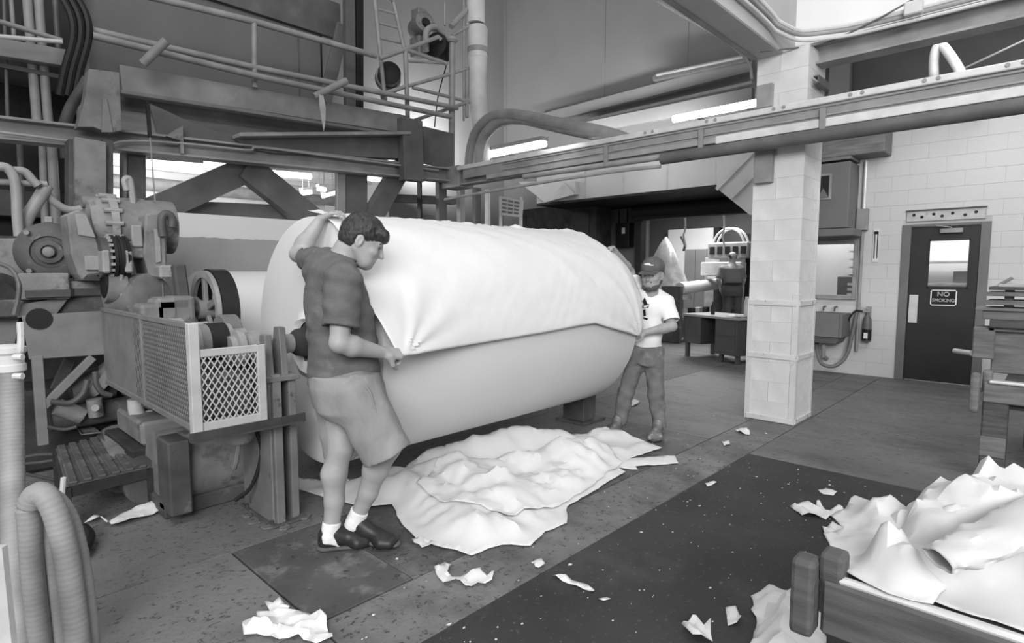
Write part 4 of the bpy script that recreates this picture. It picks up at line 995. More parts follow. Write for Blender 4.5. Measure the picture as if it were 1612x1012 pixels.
# grey guard plate with brace legs further left
gp = thing('guard_plate', 'plain grey guard plate with an oval hole on braced legs', 'guard', (0.75, 5.15, 0))
c = [pb(34, 497, 5.16), pb(163, 489, 5.16), pb(167, 558, 5.16), pb(46, 566, 5.16)]
MB().prism(c, (0, .012, 0)).build('plate', 'guard_grey', gp, bev=0.003)
MB().lathe(pb(62, 502, 5.155), (0, 1, 0), [(0, .075), (.003, .075)], 20).build('oval_hole', 'near_black', gp)
pbar('leg', 58, 560, 68, 700, 5.18, 14, .05, 'guard_grey', gp)
pbar('brace', 68, 640, 146, 562, 5.18, 12, .04, 'guard_grey', gp)
pbar('back_leg', 76, 640, 110, 565, 5.5, 16, .04, 'machine_dark', gp)

# parent reel behind with grey web
rr = thing('parent_reel', 'big pale paper reel lying behind the drive, left of the roll', 'paper reel', (3.2, 6.0, 0.1))
MB().lathe((1.95, 6.0, 0.80), (1, 0, 0), [(0, .15), (0, .70), (3.2, .70), (3.2, .15)], 80, closed=True).build('reel_body', 'paper_roll', rr, True)
wb_ = []
x0, x1 = pb(258, 400, 6.35).x, 5.0
top, bot, n = [], [], 90
for i in range(n + 1):
    x = x0 + (x1 - x0) * i / n
    top.append((x, 6.35, 1.84 + 0.010 * noise.noise((x * 14, 0, 0)) + 0.006 * noise.noise((x * 40, 3, 0)) + 0.012 * max(0, noise.noise((x * 3, 5, 1)))))
    bot.append((x, 6.35, 1.05))
MB().prism(bot + top[::-1], (0, .004, 0)).build('grey_web', 'paper_grey', rr)
MB().prism([(x0, 6.6, 1.0), (5.0, 6.6, 1.0), (5.0, 6.6, 2.10), (x0, 6.6, 2.10)], (0, .004, 0)).build('white_web', 'paper_roll', rr)

# motor at the far left
MF = 5.35
mc = pb(82, 397, MF)
m1 = thing('drive_motor', 'round grey electric motor with ringed end bell at the far left', 'motor', (mc.x, MF, 1.4))
ax = (-0.25, -1, 0)
MB().lathe(mc + Vector((.06, .28, 0)), ax, [(0, .19), (.2, .215), (.27, .215), (.30, .20), (.33, .15), (.335, .115), (.315, .11), (.32, .085), (.35, .08), (.355, .05), (.34, .045), (.36, .02)], 36).build('end_bell', 'machine_dark', m1, True)
MB().lathe(mc + Vector((.14, .5, 0)), ax, [(0, .20), (.28, .20)], 28).build('casing', 'machine', m1, True)
MB().lathe(mc + Vector((-0.03, -0.075, 0)), ax, [(0, .035), (.02, .035), (.03, .02)], 16).build('shaft_boss', 'machine', m1, True)
for k in range(4):
    t = math.pi / 4 + k * math.pi / 2
    MB().cyl(mc + Vector((.19 * math.cos(t), -.02, .19 * math.sin(t))), mc + Vector((.19 * math.cos(t) - .01, -.05, .19 * math.sin(t))), 0.018, n=6).build('bolt', 'steel_dark', m1)
MB().cbox((mc.x + .05, MF + .1, mc.z - .24), (.46, .4, .06)).build('foot', 'machine', m1, bev=0.008)
MB().cbox((mc.x + .0, MF + .05, mc.z + .235), (.05, .05, .05)).build('lifting_lug', 'machine_light', m1, bev=0.01)
bsd = thing('motor_bench', 'grey steel bench carrying the motor, with a recessed shelf', 'bench', (0.8, 5.4, 0))
p, q = pb(28, 430, 5.2), pb(112, 470, 5.2)
MB().box((p.x, 5.2, q.z), (q.x, 5.85, p.z)).build('bench_block', 'machine', bsd, bev=0.01)
p2, q2 = pb(-40, 470, 5.3), pb(210, 495, 5.3)
MB().box((p2.x, 5.3, 1.18), (q2.x, 5.85, q.z)).build('bench_web', 'machine_dark', bsd, bev=0.01)
MB().bar(pb(40, 463, 5.18), pb(110, 461, 5.18), .03, .05).build('tee_slot_bar', 'steel_dark', bsd)
MB().prism([pb(x, y, 5.25) for x, y in [(28, 480), (110, 466), (88, 495), (28, 500)]], (0, .02, 0)).build('gusset', 'machine', bsd)
pl = tag(MB().prism([pb(x, y, 5.45) for x, y in [(-30, 375), (34, 375), (38, 440), (30, 500), (20, 560), (-30, 560)]], (0, .02, 0)).build('side_sheet', 'machine'), 'plain grey sheet panel at the left edge beside the motor', 'panel')
tag(MB().tube(smoothpath([pb(-5, 413, 5.3), pb(18, 424, 5.25), pb(29, 445, 5.2), pb(28, 470, 5.2), pb(22, 495, 5.2)], 6), .014, 8).build('cable', 'pipe_dark', None, True), 'dark cable curving down the sheet panel at the left edge', 'cable')
lv = thing('round_cover', 'dark round cover half cut by the left picture edge', 'cover', pb(-2, 470, 5.35))
MB().lathe(pb(-6, 465, 5.40), (0, -1, 0), [(0, .16), (.05, .16), (.06, .12), (.08, .1)], 24).build('cover', 'grime', lv, True)

# slanted belt guard
bg_ = thing('belt_guard', 'pale slanted sheet belt guard between motor and gear motor', 'guard', (1.0, 5.1, 1.35))
P = [(106, 336), (126, 329), (141, 340), (152, 374), (160, 396), (159, 432), (140, 434), (131, 442), (124, 432), (112, 400)]
MB().prism([pb(x, y, 5.0) for x, y in P], (0, .30, 0)).build('cover_body', 'machine', bg_, bev=0.012)
MB().prism([pb(x, y, 4.985) for x, y in [(118, 336), (136, 338), (151, 374), (124, 370)]], (0, .014, 0)).build('upper_face', 'machine_light', bg_, bev=0.003)
MB().cbox(pb(147, 414, 4.98), (.10, .02, .10)).build('access_plate', 'machine_light', bg_, bev=0.004)
# gear motor: big cylinder along the axis with flange
g0, g1 = pb(150, 353, 5.2), pb(236, 358, 5.2)
gm = thing('gear_motor', 'big pale cylindrical gear motor with bolted flange ring', 'motor', (1.2, 5.2, 1.5))
MB().lathe(g0, (1, 0, 0), [(-.06, .10), (-.05, .17), (0, .19), (.05, .20), (.44, .205), (.5, .205)], 36).build('casing', 'machine', gm, True)
MB().lathe(g0 + Vector((.06, 0, 0)), (1, 0, 0), [(0, .205), (0, .225), (.05, .225), (.05, .205)], 36, closed=True).build('flange_ring', 'machine_light', gm, True)
for k in range(14):
    t = 2 * math.pi * k / 14
    MB().cyl(g0 + Vector((.02, .213 * math.cos(t), .213 * math.sin(t))), g0 + Vector((.13, .213 * math.cos(t), .213 * math.sin(t))), .018, n=8).build('flange_bolt', 'machine_light', gm, True)
MB().tube([pb(128, 318, 5.2), pb(226, 322, 5.2)], .045, 10).build('terminal_pipe', 'machine', gm, True)
MB().cbox(pb(215, 372, 4.95), (.07, .05, .16)).build('mount_lug', 'machine_light', gm, bev=0.01)
MB().cbox(pb(204, 394, 5.1), (.30, .30, .12)).build('base_block', 'machine', gm, bev=0.01)
MB().tube(smoothpath([pb(200, 300, 5.1), pb(196, 284, 5.1), pb(204, 282, 5.1), pb(208, 305, 5.1), pb(210, 325, 5.1)], 5), .022, 8).build('breather_pipe', 'pipe_grey', gm, True)
# tall flange and dark hook
fl_ = thing('gearbox', 'worn upright gearbox casting with a tall pale flange and machined edge', 'gearbox', (1.5, 5.0, 0.9))
P = [(229, 336), (252, 334), (262, 350), (264, 430), (256, 442), (236, 436), (226, 400)]
MB().prism([pb(x, y, 4.92) for x, y in P], (0, .34, 0)).build('flange_plate', 'machine', fl_, bev=0.015)
MB().prism([pb(x, y, 4.905) for x, y in [(243, 360), (252, 362), (254, 412), (246, 414)]], (0, .016, 0)).build('machined_strip', 'machine_light', fl_, bev=0.003)
MB().lathe(pb(228, 470, 5.0) + Vector((-.02, 0, 0)), (0.5, -1, 0), [(-.15, .19), (.08, .19), (.10, .16)], 28).build('housing', 'machine', fl_, True)
MB().box((pb(205, 430, 5.0).x, 4.95, 1.0), (pb(262, 430, 5.0).x, 5.35, 1.45)).build('housing_block', 'machine', fl_, bev=0.04)
MB().cbox(pb(259, 428, 4.85), (.10, .14, .10)).build('bearing_cap', 'machine_light', fl_, bev=0.015)
MB().tube(smoothpath([pb(192, 432, 4.9), pb(190, 455, 4.9), pb(196, 480, 4.9), pb(203, 497, 4.9)], 5), .012, 8).build('grease_line', 'machine_light', fl_, True)
hk2 = MB().tube(smoothpath([pb(256, 372, 4.9), pb(254, 350, 4.9), pb(258, 338, 4.9), pb(266, 338, 4.9), pb(271, 346, 4.9), pb(271, 358, 4.9)], 6), [.03] * 31, 10).build('lifting_hook', 'machine_dark', None, True)
tag(hk2, 'dark steel lifting hook at the top right of the gearbox', 'hook')
# dark coupling
cp = thing('shaft_coupling', 'black ribbed coupling disc under the gear motor', 'coupling', pb(183, 430, 5.0))
c = pb(178, 406, 5.0)
MB().lathe(c + Vector((-.02, 0, 0)), (1, 0, 0), [(-.05, .08), (0, .12), (0, .165), (.02, .165), (.025, .155), (.035, .155), (.04, .165), (.06, .165), (.065, .155), (.075, .155), (.08, .165), (.10, .16), (.12, .10)], 36).build('disc', 'rubber', cp, True)
MB().lathe(c + Vector((-.09, 0, 0)), (1, 0, 0), [(0, .06), (0, .145), (.06, .145), (.06, .06)], 36, closed=True).build('hub_ring', 'machine_dark', cp, True)
for k in range(20):
    t = 2 * math.pi * k / 20; MB().cbox(c + Vector((-.03, .15 * math.cos(t), .15 * math.sin(t))), (.03, .02, .02)).build('tooth', 'machine_light', cp)
for px in (164, 199): MB().cbox(pb(px, 412, 4.92), (.05, .16, .16)).build('side_block', 'machine_light', cp, bev=0.012)
MB().cyl(pb(165, 450, 5.0), pb(195, 452, 5.0), .12, n=24).build('lower_drum', 'machine', cp, True)
MB().cyl(pb(162, 447, 4.99), pb(166, 447, 4.99), .10, n=24).build('drum_mouth', 'near_black', cp, True)

# big pulley wheel with dark belt
pw = thing('pulley_wheel', 'large spoked pulley wheel with a dark flat belt', 'pulley', (1.5, 4.55, 0.9))
c = Vector((1.50, 4.55, 1.22)); RW = 0.285
MB().lathe(c, (1, 0, 0), [(0, RW - .05), (0, RW), (.03, RW), (.03, RW - .05)], 60, closed=True).build('rim', 'machine_light', pw, True)
MB().lathe(c, (1, 0, 0), [(.035, RW - .03), (.035, RW + .012), (.15, RW + .012), (.15, RW - .03)], 60, closed=True).build('belt', 'rubber', pw, True)
MB().lathe(c + Vector((-.04, 0, 0)), (1, 0, 0), [(0, .03), (0, .07), (.2, .07), (.2, .03)], 24, closed=True).build('hub', 'machine', pw, True)
for k in range(5):
    t = 2 * math.pi * k / 5 + .3; d = Vector((0, math.cos(t), math.sin(t))); MB().bar(c + Vector((.02, 0, 0)) + d * .05, c + Vector((.02, 0, 0)) + d * (RW - .03), .05, .03, (1, 0, 0)).build('spoke', 'machine', pw, bev=0.006)
MB().cyl(c + Vector((-.3, 0, 0)), c + Vector((.1, 0, 0)), .035, n=16).build('axle', 'steel_dark', pw, True)
MB().box((1.36, 4.45, .55), (1.46, 4.66, 1.12)).build('bearing_block', 'machine_dark', pw, bev=0.02)
lvp = tag(MB().bar(pb(280, 416, 4.6), pb(288, 475, 4.6), .09, .08).build('brake_lever', 'machine_dark', None, bev=0.012), 'short dark upright lever left of the pulley wheel', 'lever')
# couplings and shafts in line with the roll
cl = thing('drive_coupling', 'striped coupling drum and shaft above the mesh guard', 'coupling', (1.2, 3.75, 0.95))
c = Vector((1.07, 3.62, 1.085))
MB().lathe(c, (1, 0, 0), [(0, .02), (0, .105), (.012, .112), (.08, .112)], 32).build('drum_face', 'machine_light', cl, True)
MB().lathe(c + Vector((.08, 0, 0)), (1, 0, 0), [(0, .108), (.05, .108)], 32).build('drum_band', 'machine', cl, True)
MB().lathe(c + Vector((.13, 0, 0)), (1, 0, 0), [(0, .112), (.10, .112)], 32).build('drum_dark', 'rubber', cl, True)
MB().lathe(c + Vector((.23, 0, 0)), (1, 0, 0), [(0, .105), (.03, .105), (.035, .07), (.12, .07)], 28).build('shaft', 'machine_light', cl, True)
ac = MB()
pts = [(1.34, 3.80 + .13 * math.cos(t), 1.10 + .13 * math.sin(t)) for t in [math.pi * k / 14 for k in range(15)]]
ac.prism([(1.34, 3.93, .85)] + pts + [(1.34, 3.67, .85)], (.10, 0, 0)).build('arched_cover', 'machine', cl, bev=0.006)
MB().lathe((1.08, 3.98, 1.12), (1, 0, 0), [(0, .07), (.03, .09), (.10, .09), (.11, .06), (.25, .06)], 24).build('idler', 'machine_light', cl, True)
MB().box((1.05, 3.45, .66), (1.40, 4.05, .92)).build('saddle', 'machine_dark', cl, bev=0.02)
hb = thing('housing_row', 'row of dusty cast housings above the side mesh', 'housing', (1.35, 4.6, 0.7))
for (x, y, sx, sy, sz) in [(236, 498, .16, .2, .18), (258, 494, .16, .2, .22), (282, 492, .16, .2, .24), (268, 478, .22, .2, .10)]:
    MB().cbox(pb(x, y, 4.55), (sx, sy, sz)).build('cast_block', 'machine', hb, bev=0.025, seg=2)
MB().cyl(pb(222, 500, 4.6), pb(232, 498, 4.6), .06, n=18).build('end_cap', 'machine_dark', hb, True)
MB().box((1.1, 4.5, .55), (1.6, 5.2, 1.02)).build('bed', 'machine_dark', hb, bev=0.01)

# machine bed and low castings
bd = thing('machine_bed', 'dark greasy machine bed with pipes under the guard plate', 'machine bed', (1.4, 5.2, 0))
MB().box((0.4, 5.45, 0), (1.9, 6.6, 0.62)).build('bed_block', 'grime', bd, bev=0.03)
MB().box((0.2, 5.9, 0.6), (1.9, 6.6, 1.2)).build('upper_block', 'grime', bd, bev=0.03)
for (x, y, x2, y2, b, r, mm) in [(80, 660, 210, 640, 5.3, .09, 'machine_dark'), (110, 615, 175, 600, 5.35, .13, 'machine_dark'), (150, 592, 165, 600, 5.25, .14, 'machine'), (90, 640, 130, 655, 5.2, .06, 'machine'), (200, 625, 260, 600, 5.0, .07, 'machine_dark')]:
    MB().cyl(pb(x, y, b), pb(x2, y2, b), r, n=20).build('pipe_casting', mm, bd, True)
MB().cyl(pb(148, 628, 5.15), pb(152, 655, 5.15), .05, n=16).build('valve', 'machine', bd, True)
MB().cyl(pb(150, 642, 5.08), pb(150, 642, 5.0), .025, n=12).build('valve_knob', 'machine_light', bd, True)
for pts, r in [([(80, 632), (110, 634), (130, 620), (138, 598)], .02), ([(150, 585), (152, 605), (162, 618), (176, 622)], .02), ([(75, 672), (100, 676), (120, 672)], .012), ([(36, 720), (60, 716), (88, 715)], .012), ([(36, 745), (70, 752), (98, 758)], .012), ([(36, 730), (60, 728), (88, 724)], .012)]:
    MB().tube(smoothpath([pb(x, y, 5.12) for x, y in pts], 6), r, 8).build('oil_line', 'machine_dark', bd, True)
# pedestal under the guard, cylinders and tank
tk = thing('pump_tank', 'dusty grey tank and pump under the mesh guard', 'tank', (1.4, 4.0, 0))
MB().cyl((1.02, 4.05, .26), (1.62, 4.05, .26), .24, n=28).build('tank', 'machine', tk, True)
MB().box((1.0, 3.85, 0), (1.6, 4.25, .1)).build('cradle', 'machine_dark', tk, bev=0.01)
MB().box((1.00, 3.72, .05), (1.12, 3.95, .50)).build('end_plate', 'machine_dark', tk, bev=0.01)
MB().lathe((1.30, 3.45, .50), (0, 0, 1), [(0, .06), (.03, .085), (.11, .09), (.13, .07)], 24).build('cup', 'machine_light', tk, True)
MB().tube([(1.30, 3.45, .5), (1.30, 3.5, .38), (1.32, 3.6, .3)], .015, 8).build('drip_pipe', 'machine_light', tk, True)
MB().tube(smoothpath([(1.40, 3.45, .56), (1.43, 3.46, .4), (1.38, 3.5, .2), (1.30, 3.55, .12)], 6), .012, 8).build('tank_hose', 'rubber', tk, True)
MB().cyl((0.95, 4.5, .16), (1.05, 5.2, .18), .15, n=20).build('side_cylinder', 'machine', tk, True)
MB().cyl((1.0, 4.15, .16), (1.0, 4.45, .16), .14, n=20).build('side_cylinder', 'machine_dark', tk, True)
MB().box((1.02, 4.35, .34), (1.40, 5.0, .50)).build('trough', 'machine', tk, bev=0.02)
MB().box((0.95, 4.3, .28), (1.45, 5.05, .34)).build('trough_rail', 'grime', tk, bev=0.01)
eb = tag(MB().tube(smoothpath([pb(213, 628, 4.7), pb(215, 648, 4.7), pb(222, 658, 4.7), pb(240, 655, 4.7)], 6), .05, 12).build('elbow_pipe', 'guard_light', None, True), 'pale elbow pipe end below the side mesh', 'pipe')
# ridged tread step
tr = thing('tread_step', 'rusty ridged tread plate step in front of the machine bed', 'step', (0.85, 4.65, 0))
q = [gz(88, 708, .27), gz(186, 684, .27), gz(236, 737, .25), gz(104, 768, .25)]
MB().prism(q, (0, 0, .012)).build('tread_plate', 'plate_metal', tr, bev=0.003)
for i in range(6):
    u = (i + .5) / 6; a_, b_ = q[0].lerp(q[1], u), q[3].lerp(q[2], u)
    MB().bar(a_ + Vector((0, 0, .018)), b_ + Vector((0, 0, .018)), .045, .02).build('ridge', 'plate_metal', tr, bev=0.006)
for a_, b_ in ((3, 2), (0, 3), (1, 2)): MB().bar(q[a_] + Vector((0, 0, -.03)), q[b_] + Vector((0, 0, -.03)), .02, .06).build('rim', 'grime', tr)
for i in range(4): MB().box((q[i].x - .02, q[i].y - .02, 0), (q[i].x + .02, q[i].y + .02, q[i].z)).build('leg', 'grime', tr)
cv = tag(sheet2d('rag', [(p.x, p.y) for p in (gz(118, 662, .33), gz(140, 658, .33), gz(160, 685, .3), gz(128, 690, .3))], lambda x, y: .31 + .04 * noise.noise((x * 6, y * 6, 2)), 'machine', .03, 3), 'limp grey rag draped behind the tread step', 'rag')
for i, (x, y, s_) in enumerate([(222, 690, .07), (236, 682, .06), (248, 692, .06), (214, 702, .05), (258, 684, .05)]):
    c = pb(x, y, 4.75); vs = []
    bm = bmesh.new(); bmesh.ops.create_icosphere(bm, subdivisions=3, radius=s_)
    for v in bm.verts: v.co *= 1 + .5 * noise.noise(v.co * 18 + Vector((i * 5, 0, 0)))
    vs = [v.co + c for v in bm.verts]; fs = [tuple(v.index for v in f.verts) for f in bm.faces]; bm.free()
    tag(mesh_obj('grease_lump', vs, fs, 'machine_dark', None, True), ['largest lump of caked dirt beside the step', 'lump of caked dirt in the middle of the heap by the step', 'right lump of caked dirt by the pale elbow pipe', 'lowest lump of caked dirt touching the step', 'small lump of caked dirt at the trough end'][i], 'dirt lump', 'caked dirt lumps')
# ================================================================ ROOM BEYOND THE OPENING
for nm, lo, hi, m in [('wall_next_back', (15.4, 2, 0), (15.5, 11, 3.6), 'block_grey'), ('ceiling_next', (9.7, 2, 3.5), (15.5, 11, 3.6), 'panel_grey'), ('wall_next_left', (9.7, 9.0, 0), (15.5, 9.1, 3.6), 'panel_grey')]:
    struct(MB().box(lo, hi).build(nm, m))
area_light('next_room_lamp', (12.6, 6.0, 3.4), (12.6, 6.0, 0), 3.0, 2.0, 260)
wb = thing('white_board', 'large bright white panel at the back of the next room', 'panel', (15.2, 7.6, 1.2))
p, q = pa(1052, 362, 15.2), pa(1122, 450, 15.2)
MB().box((15.2, q.y, q.z), (15.25, p.y, p.z)).build('panel', 'ceiling_white', wb)
MB().box((15.15, q.y - 0.16, 0), (15.3, q.y, p.z)).build('edge_post', 'near_black', wb)
cn = thing('steel_cabinet', 'grey steel cabinet against the white panel in the next room', 'cabinet', (13.5, 6.8, 0))
p, q = pa(1078, 392, 13.5), pa(1112, 450, 13.5)
MB().box((13.5, q.y, 0), (14.0, p.y, p.z)).build('body', 'panel_grey', cn, bev=0.01)
for i in range(2):
    w_ = (p.y - q.y) / 2; MB().box((13.48, q.y + i * w_ + .01, .1), (13.5, q.y + (i + 1) * w_ - .01, p.z - .02)).build('door', 'panel_grey', cn, bev=0.004)
c2 = thing('control_cabinet', 'pale low cabinet right of the steel cabinet in the next room', 'cabinet', (13.0, 6.0, 0))
p, q = pa(1110, 405, 13.0), pa(1130, 500, 13.0)
MB().box((13.0, q.y, 0), (13.5, p.y, p.z)).build('body', 'pipe_grey', c2, bev=0.01)
MB().box((12.98, q.y + .08, p.z - .5), (13.0, p.y - .08, p.z - .1)).build('panel', 'guard_light', c2)
fo = thing('foil_cone', 'shiny pale plastic-wrapped cone of material in the next room', 'wrapped cone', (11.2, 6.4, 0.2))
c = pa(1047, 420, 11.6)
n, vs, fs = 40, [], []
for j in range(10):
    for i in range(n):
        t = 2 * math.pi * i / n; u = j / 9
        r = 0.02 + 0.62 * u ** 0.8 * (1 + 0.10 * noise.noise((math.cos(t) * 2.5, math.sin(t) * 2.5, u * 3)))
        vs.append((c.x + r * 0.8 * math.cos(t), c.y + r * math.sin(t), 2.25 - 1.35 * u))
for j in range(9):
    for i in range(n): fs.append((j * n + i, j * n + (i + 1) % n, (j + 1) * n + (i + 1) % n, (j + 1) * n + i))
fs.append(tuple(range(9 * n, 10 * n)))
mesh_obj('wrap', vs, fs, 'foil', fo, True)
MB().cyl((c.x, c.y, 0), (c.x, c.y, 0.92), 0.35).build('pedestal', 'machine_dark', fo, True)
sr = thing('small_roll', 'small pale paper roll on a dark winder in the next room', 'paper roll', (11.3, 5.8, 0.9))
p, q = pa(1070, 454, 11.2), pa(1136, 446, 12.9)
MB().cyl(p, q, 0.125, n=24).build('roll', 'paper_roll', sr, True)
MB().cyl(p + (p - q).normalized() * .12, q, 0.06, n=14).build('core', 'grime', sr, True)
ws = thing('winder_frame', 'dark winder frame carrying the small roll in the next room', 'machine', (11.5, 5.7, 0))
MB().box((p.x - .14, p.y - .1, 0), (p.x - .04, p.y + .35, 1.2)).build('side_frame', 'machine_dark', ws, bev=0.01)
MB().box((q.x + .02, q.y - .3, 0), (q.x + .12, q.y + .2, 1.15)).build('side_frame', 'grime', ws, bev=0.01)
MB().box((p.x, min(p.y, q.y) + .1, 0.1), (q.x, min(p.y, q.y) + .3, 0.5)).build('cross_box', 'machine_dark', ws, bev=0.01)
for i in range(4): MB().cbox((p.x + .3 + i * .35, min(p.y, q.y) + .2, .6), (.14, .12, .2)).build('gauge_box', 'grime' if i % 2 else 'guard_light', ws, bev=0.01)
gh = thing('spindle_machine', 'pale machine head with looped cables behind the distant worker', 'machine', (12.6, 4.9, 0))
p = pa(1150, 375, 12.4)
MB().cbox((12.5, p.y, 1.95), (.5, .9, .35)).build('head', 'pipe_grey', gh, bev=0.03)
MB().cbox((12.3, p.y + .1, 1.55), (.3, .9, .3)).build('lower_box', 'guard_light', gh, bev=0.02)
for i in range(5): MB().cbox((12.24, p.y - .35 + i * .17, 1.95), (.04, .10, .16)).build('slot', 'near_black', gh)
for i in range(2):
    MB().tube([(12.3 + .1 * i, p.y + .35 * math.cos(t) - .05 * i, 2.0 + .42 * math.sin(t)) for t in [k * math.pi / 12 for k in range(-2, 15)]], 0.025, 8).build('cable_loop', 'pipe_white', gh, True)
MB().box((12.5, p.y - .6, 0), (12.9, p.y - .3, 2.3)).build('column', 'near_black', gh)
for i, x in enumerate((1077, 1138)):
    cbl = MB().tube(smoothpath([pa(x - 2, 290, 11), pa(x + 2, 355, 11), pa(x - 1, 370, 11), pa(x + 3, 388, 11)], 5), 0.018, 6).build('hanging_cable', 'guard_light', None, True)
    tag(cbl, ['pale cable hanging in the opening above the white panel', 'pale cable hanging in the opening above the distant worker'][i], 'cable')
tag(MB().tube(smoothpath([pa(1072, 372, 13), pa(1078, 385, 13), pa(1076, 395, 13)], 5), 0.03, 6).build('hook', 'near_black', None, True), 'small dark hook hanging before the white panel', 'hook')
# dark equipment left of the opening, behind the roll
sb_ = thing('electrical_box', 'dark electrical box on the grey wall left of the opening', 'electrical box', (9.3, 5.95, 1.95))
p, q = pa(974, 352, 9.4), pa(994, 389, 9.4)
MB().box((9.3, q.y, q.z), (9.49, p.y, p.z)).build('box', 'near_black', sb_, bev=0.008)
MB().box((9.28, q.y + .08, q.z + .25), (9.3, q.y + .14, q.z + .36)).build('label_plate', 'sign_white', sb_)
for i, x in enumerate((961, 974, 987)):
    pp = pa(x, 340, 9.45); tag(MB().tube([(9.46, pp.y, 2.1), (9.46, pp.y, 2.66)], 0.012, 6).build('wall_conduit', 'near_black', None, True), ['left', 'middle', 'right'][i] + ' thin dark conduit above the electrical box', 'conduit', 'conduits over the electrical box')
dc = thing('dark_cabinet', 'dark equipment cabinet behind the roll below the white hood', 'cabinet', (8.8, 6.9, 0))
p, q = pa(822, 330, 8.8), pa(938, 380, 8.8)
MB().box((8.8, q.y, 0), (9.3, p.y, p.z)).build('body', 'grime', dc, bev=0.01)
MB().box((8.79, q.y + .15, 1.2), (8.8, q.y + .55, p.z - .12)).build('door', 'near_black', dc)
tag(MB().bar(pa(852, 375, 8.5), pa(870, 362, 8.5), 0.05, 0.05).build('pipe_stub', 'panel_grey'), 'small grey stub showing above the roll edge', 'pipe')
stg = thing('notice_board', 'small pale sign board with rows of marks on a frame above the roll', 'sign', (6.3, 5.6, 1.9))
P = [pa(786, 308, 6.4), pa(823, 316, 6.4), pa(821, 342, 6.4), pa(786, 338, 6.4)]
MB().prism(P, (0.02, 0, 0)).build('board', 'guard_light', stg)
for r in range(4):
    for k in range(3):
        u0, u1, v0, v1 = .12 + k * .27, .33 + k * .27, .12 + r * .21, .24 + r * .21
        f = lambda u, v: (P[0].lerp(P[1], u)).lerp(P[3].lerp(P[2], u), v) + Vector((-.004, 0, 0))
        MB().prism([f(u0, v0), f(u1, v0), f(u1, v1), f(u0, v1)], (.003, 0, 0)).build('mark', 'pipe_dark', stg)
for x in (788, 820): MB().bar(pa(x, 310, 6.43), Vector((6.43, pa(x, 310, 6.43).y, 0)), 0.04, 0.03).build('leg', 'guard_light', stg)
# desk
dk = thing('office_desk', 'dark steel desk with pale top standing in the opening', 'desk', (9.55, 4.3, 0))
ux = Vector((9.05 - 9.50, 3.62 - 4.83, 0)).normalized(); uy = Vector((-ux.y, ux.x, 0))
if uy.x < 0: uy = -uy
O_ = Vector((9.50, 4.83, 0))
def dbox(u0, u1, v0, v1, z0, z1): return MB().hexa([O_ + ux * u + uy * v + Vector((0, 0, z)) for z in (z0, z1) for u, v in ((u0, v0), (u1, v0), (u1, v1), (u0, v1))])
dbox(-.03, 1.24, -.03, .75, .72, .76).build('desk_top', 'desk_top', dk, bev=0.005)
dbox(0, .03, 0, .7, .25, .72).build('side_panel', 'desk', dk)
dbox(.0, .4, 0, .7, .25, .72).build('pedestal', 'desk', dk, bev=0.004)
dbox(.42, .74, .45, .48, .25, .70).build('modesty_panel', 'desk', dk)
dbox(.74, 1.20, -.01, .7, .14, .72).build('pedestal', 'desk', dk, bev=0.004)
dbox(.77, 1.17, -.02, -.01, .18, .42).build('drawer', 'desk', dk, bev=0.003); dbox(.77, 1.17, -.02, -.01, .46, .69).build('drawer', 'desk', dk, bev=0.003)
for u, v in ((.02, .02), (.02, .62), (1.12, .05), (1.12, .62), (.78, .05)): dbox(u, u + .06, v, v + .06, 0, .25).build('leg', 'desk', dk)
bt = thing('desk_bottle', 'small dark bottle standing on the desk', 'bottle', O_ + ux * .42 + uy * .25 + Vector((0, 0, .76)))
MB().lathe(O_ + ux * .42 + uy * .25 + Vector((0, 0, .76)), (0, 0, 1), [(0, .035), (.14, .035), (.18, .015), (.22, .015)], 14).build('bottle', 'near_black', bt, True)
cn_ = thing('spray_can', 'pale cylinder can standing on the right end of the desk', 'can', O_ + ux * 1.1 + uy * .3 + Vector((0, 0, .76)))
MB().lathe(O_ + ux * 1.1 + uy * .3 + Vector((0, 0, .76)), (0, 0, 1), [(0, .045), (.26, .045), (.29, .03), (.33, .03)], 16).build('can', 'guard_light', cn_, True)
tag(sheet2d('desk_papers', [((O_ + ux * u + uy * v).x, (O_ + ux * u + uy * v).y) for u, v in ((.9, .05), (1.2, .02), (1.2, .3), (1.1, .2), (1.0, .28))], lambda x, y: .775 + .05 * abs(noise.noise((x * 9, y * 9, 3))), 'guard_light', .03, 6), 'crumpled rags and papers on the right end of the desk', 'papers')
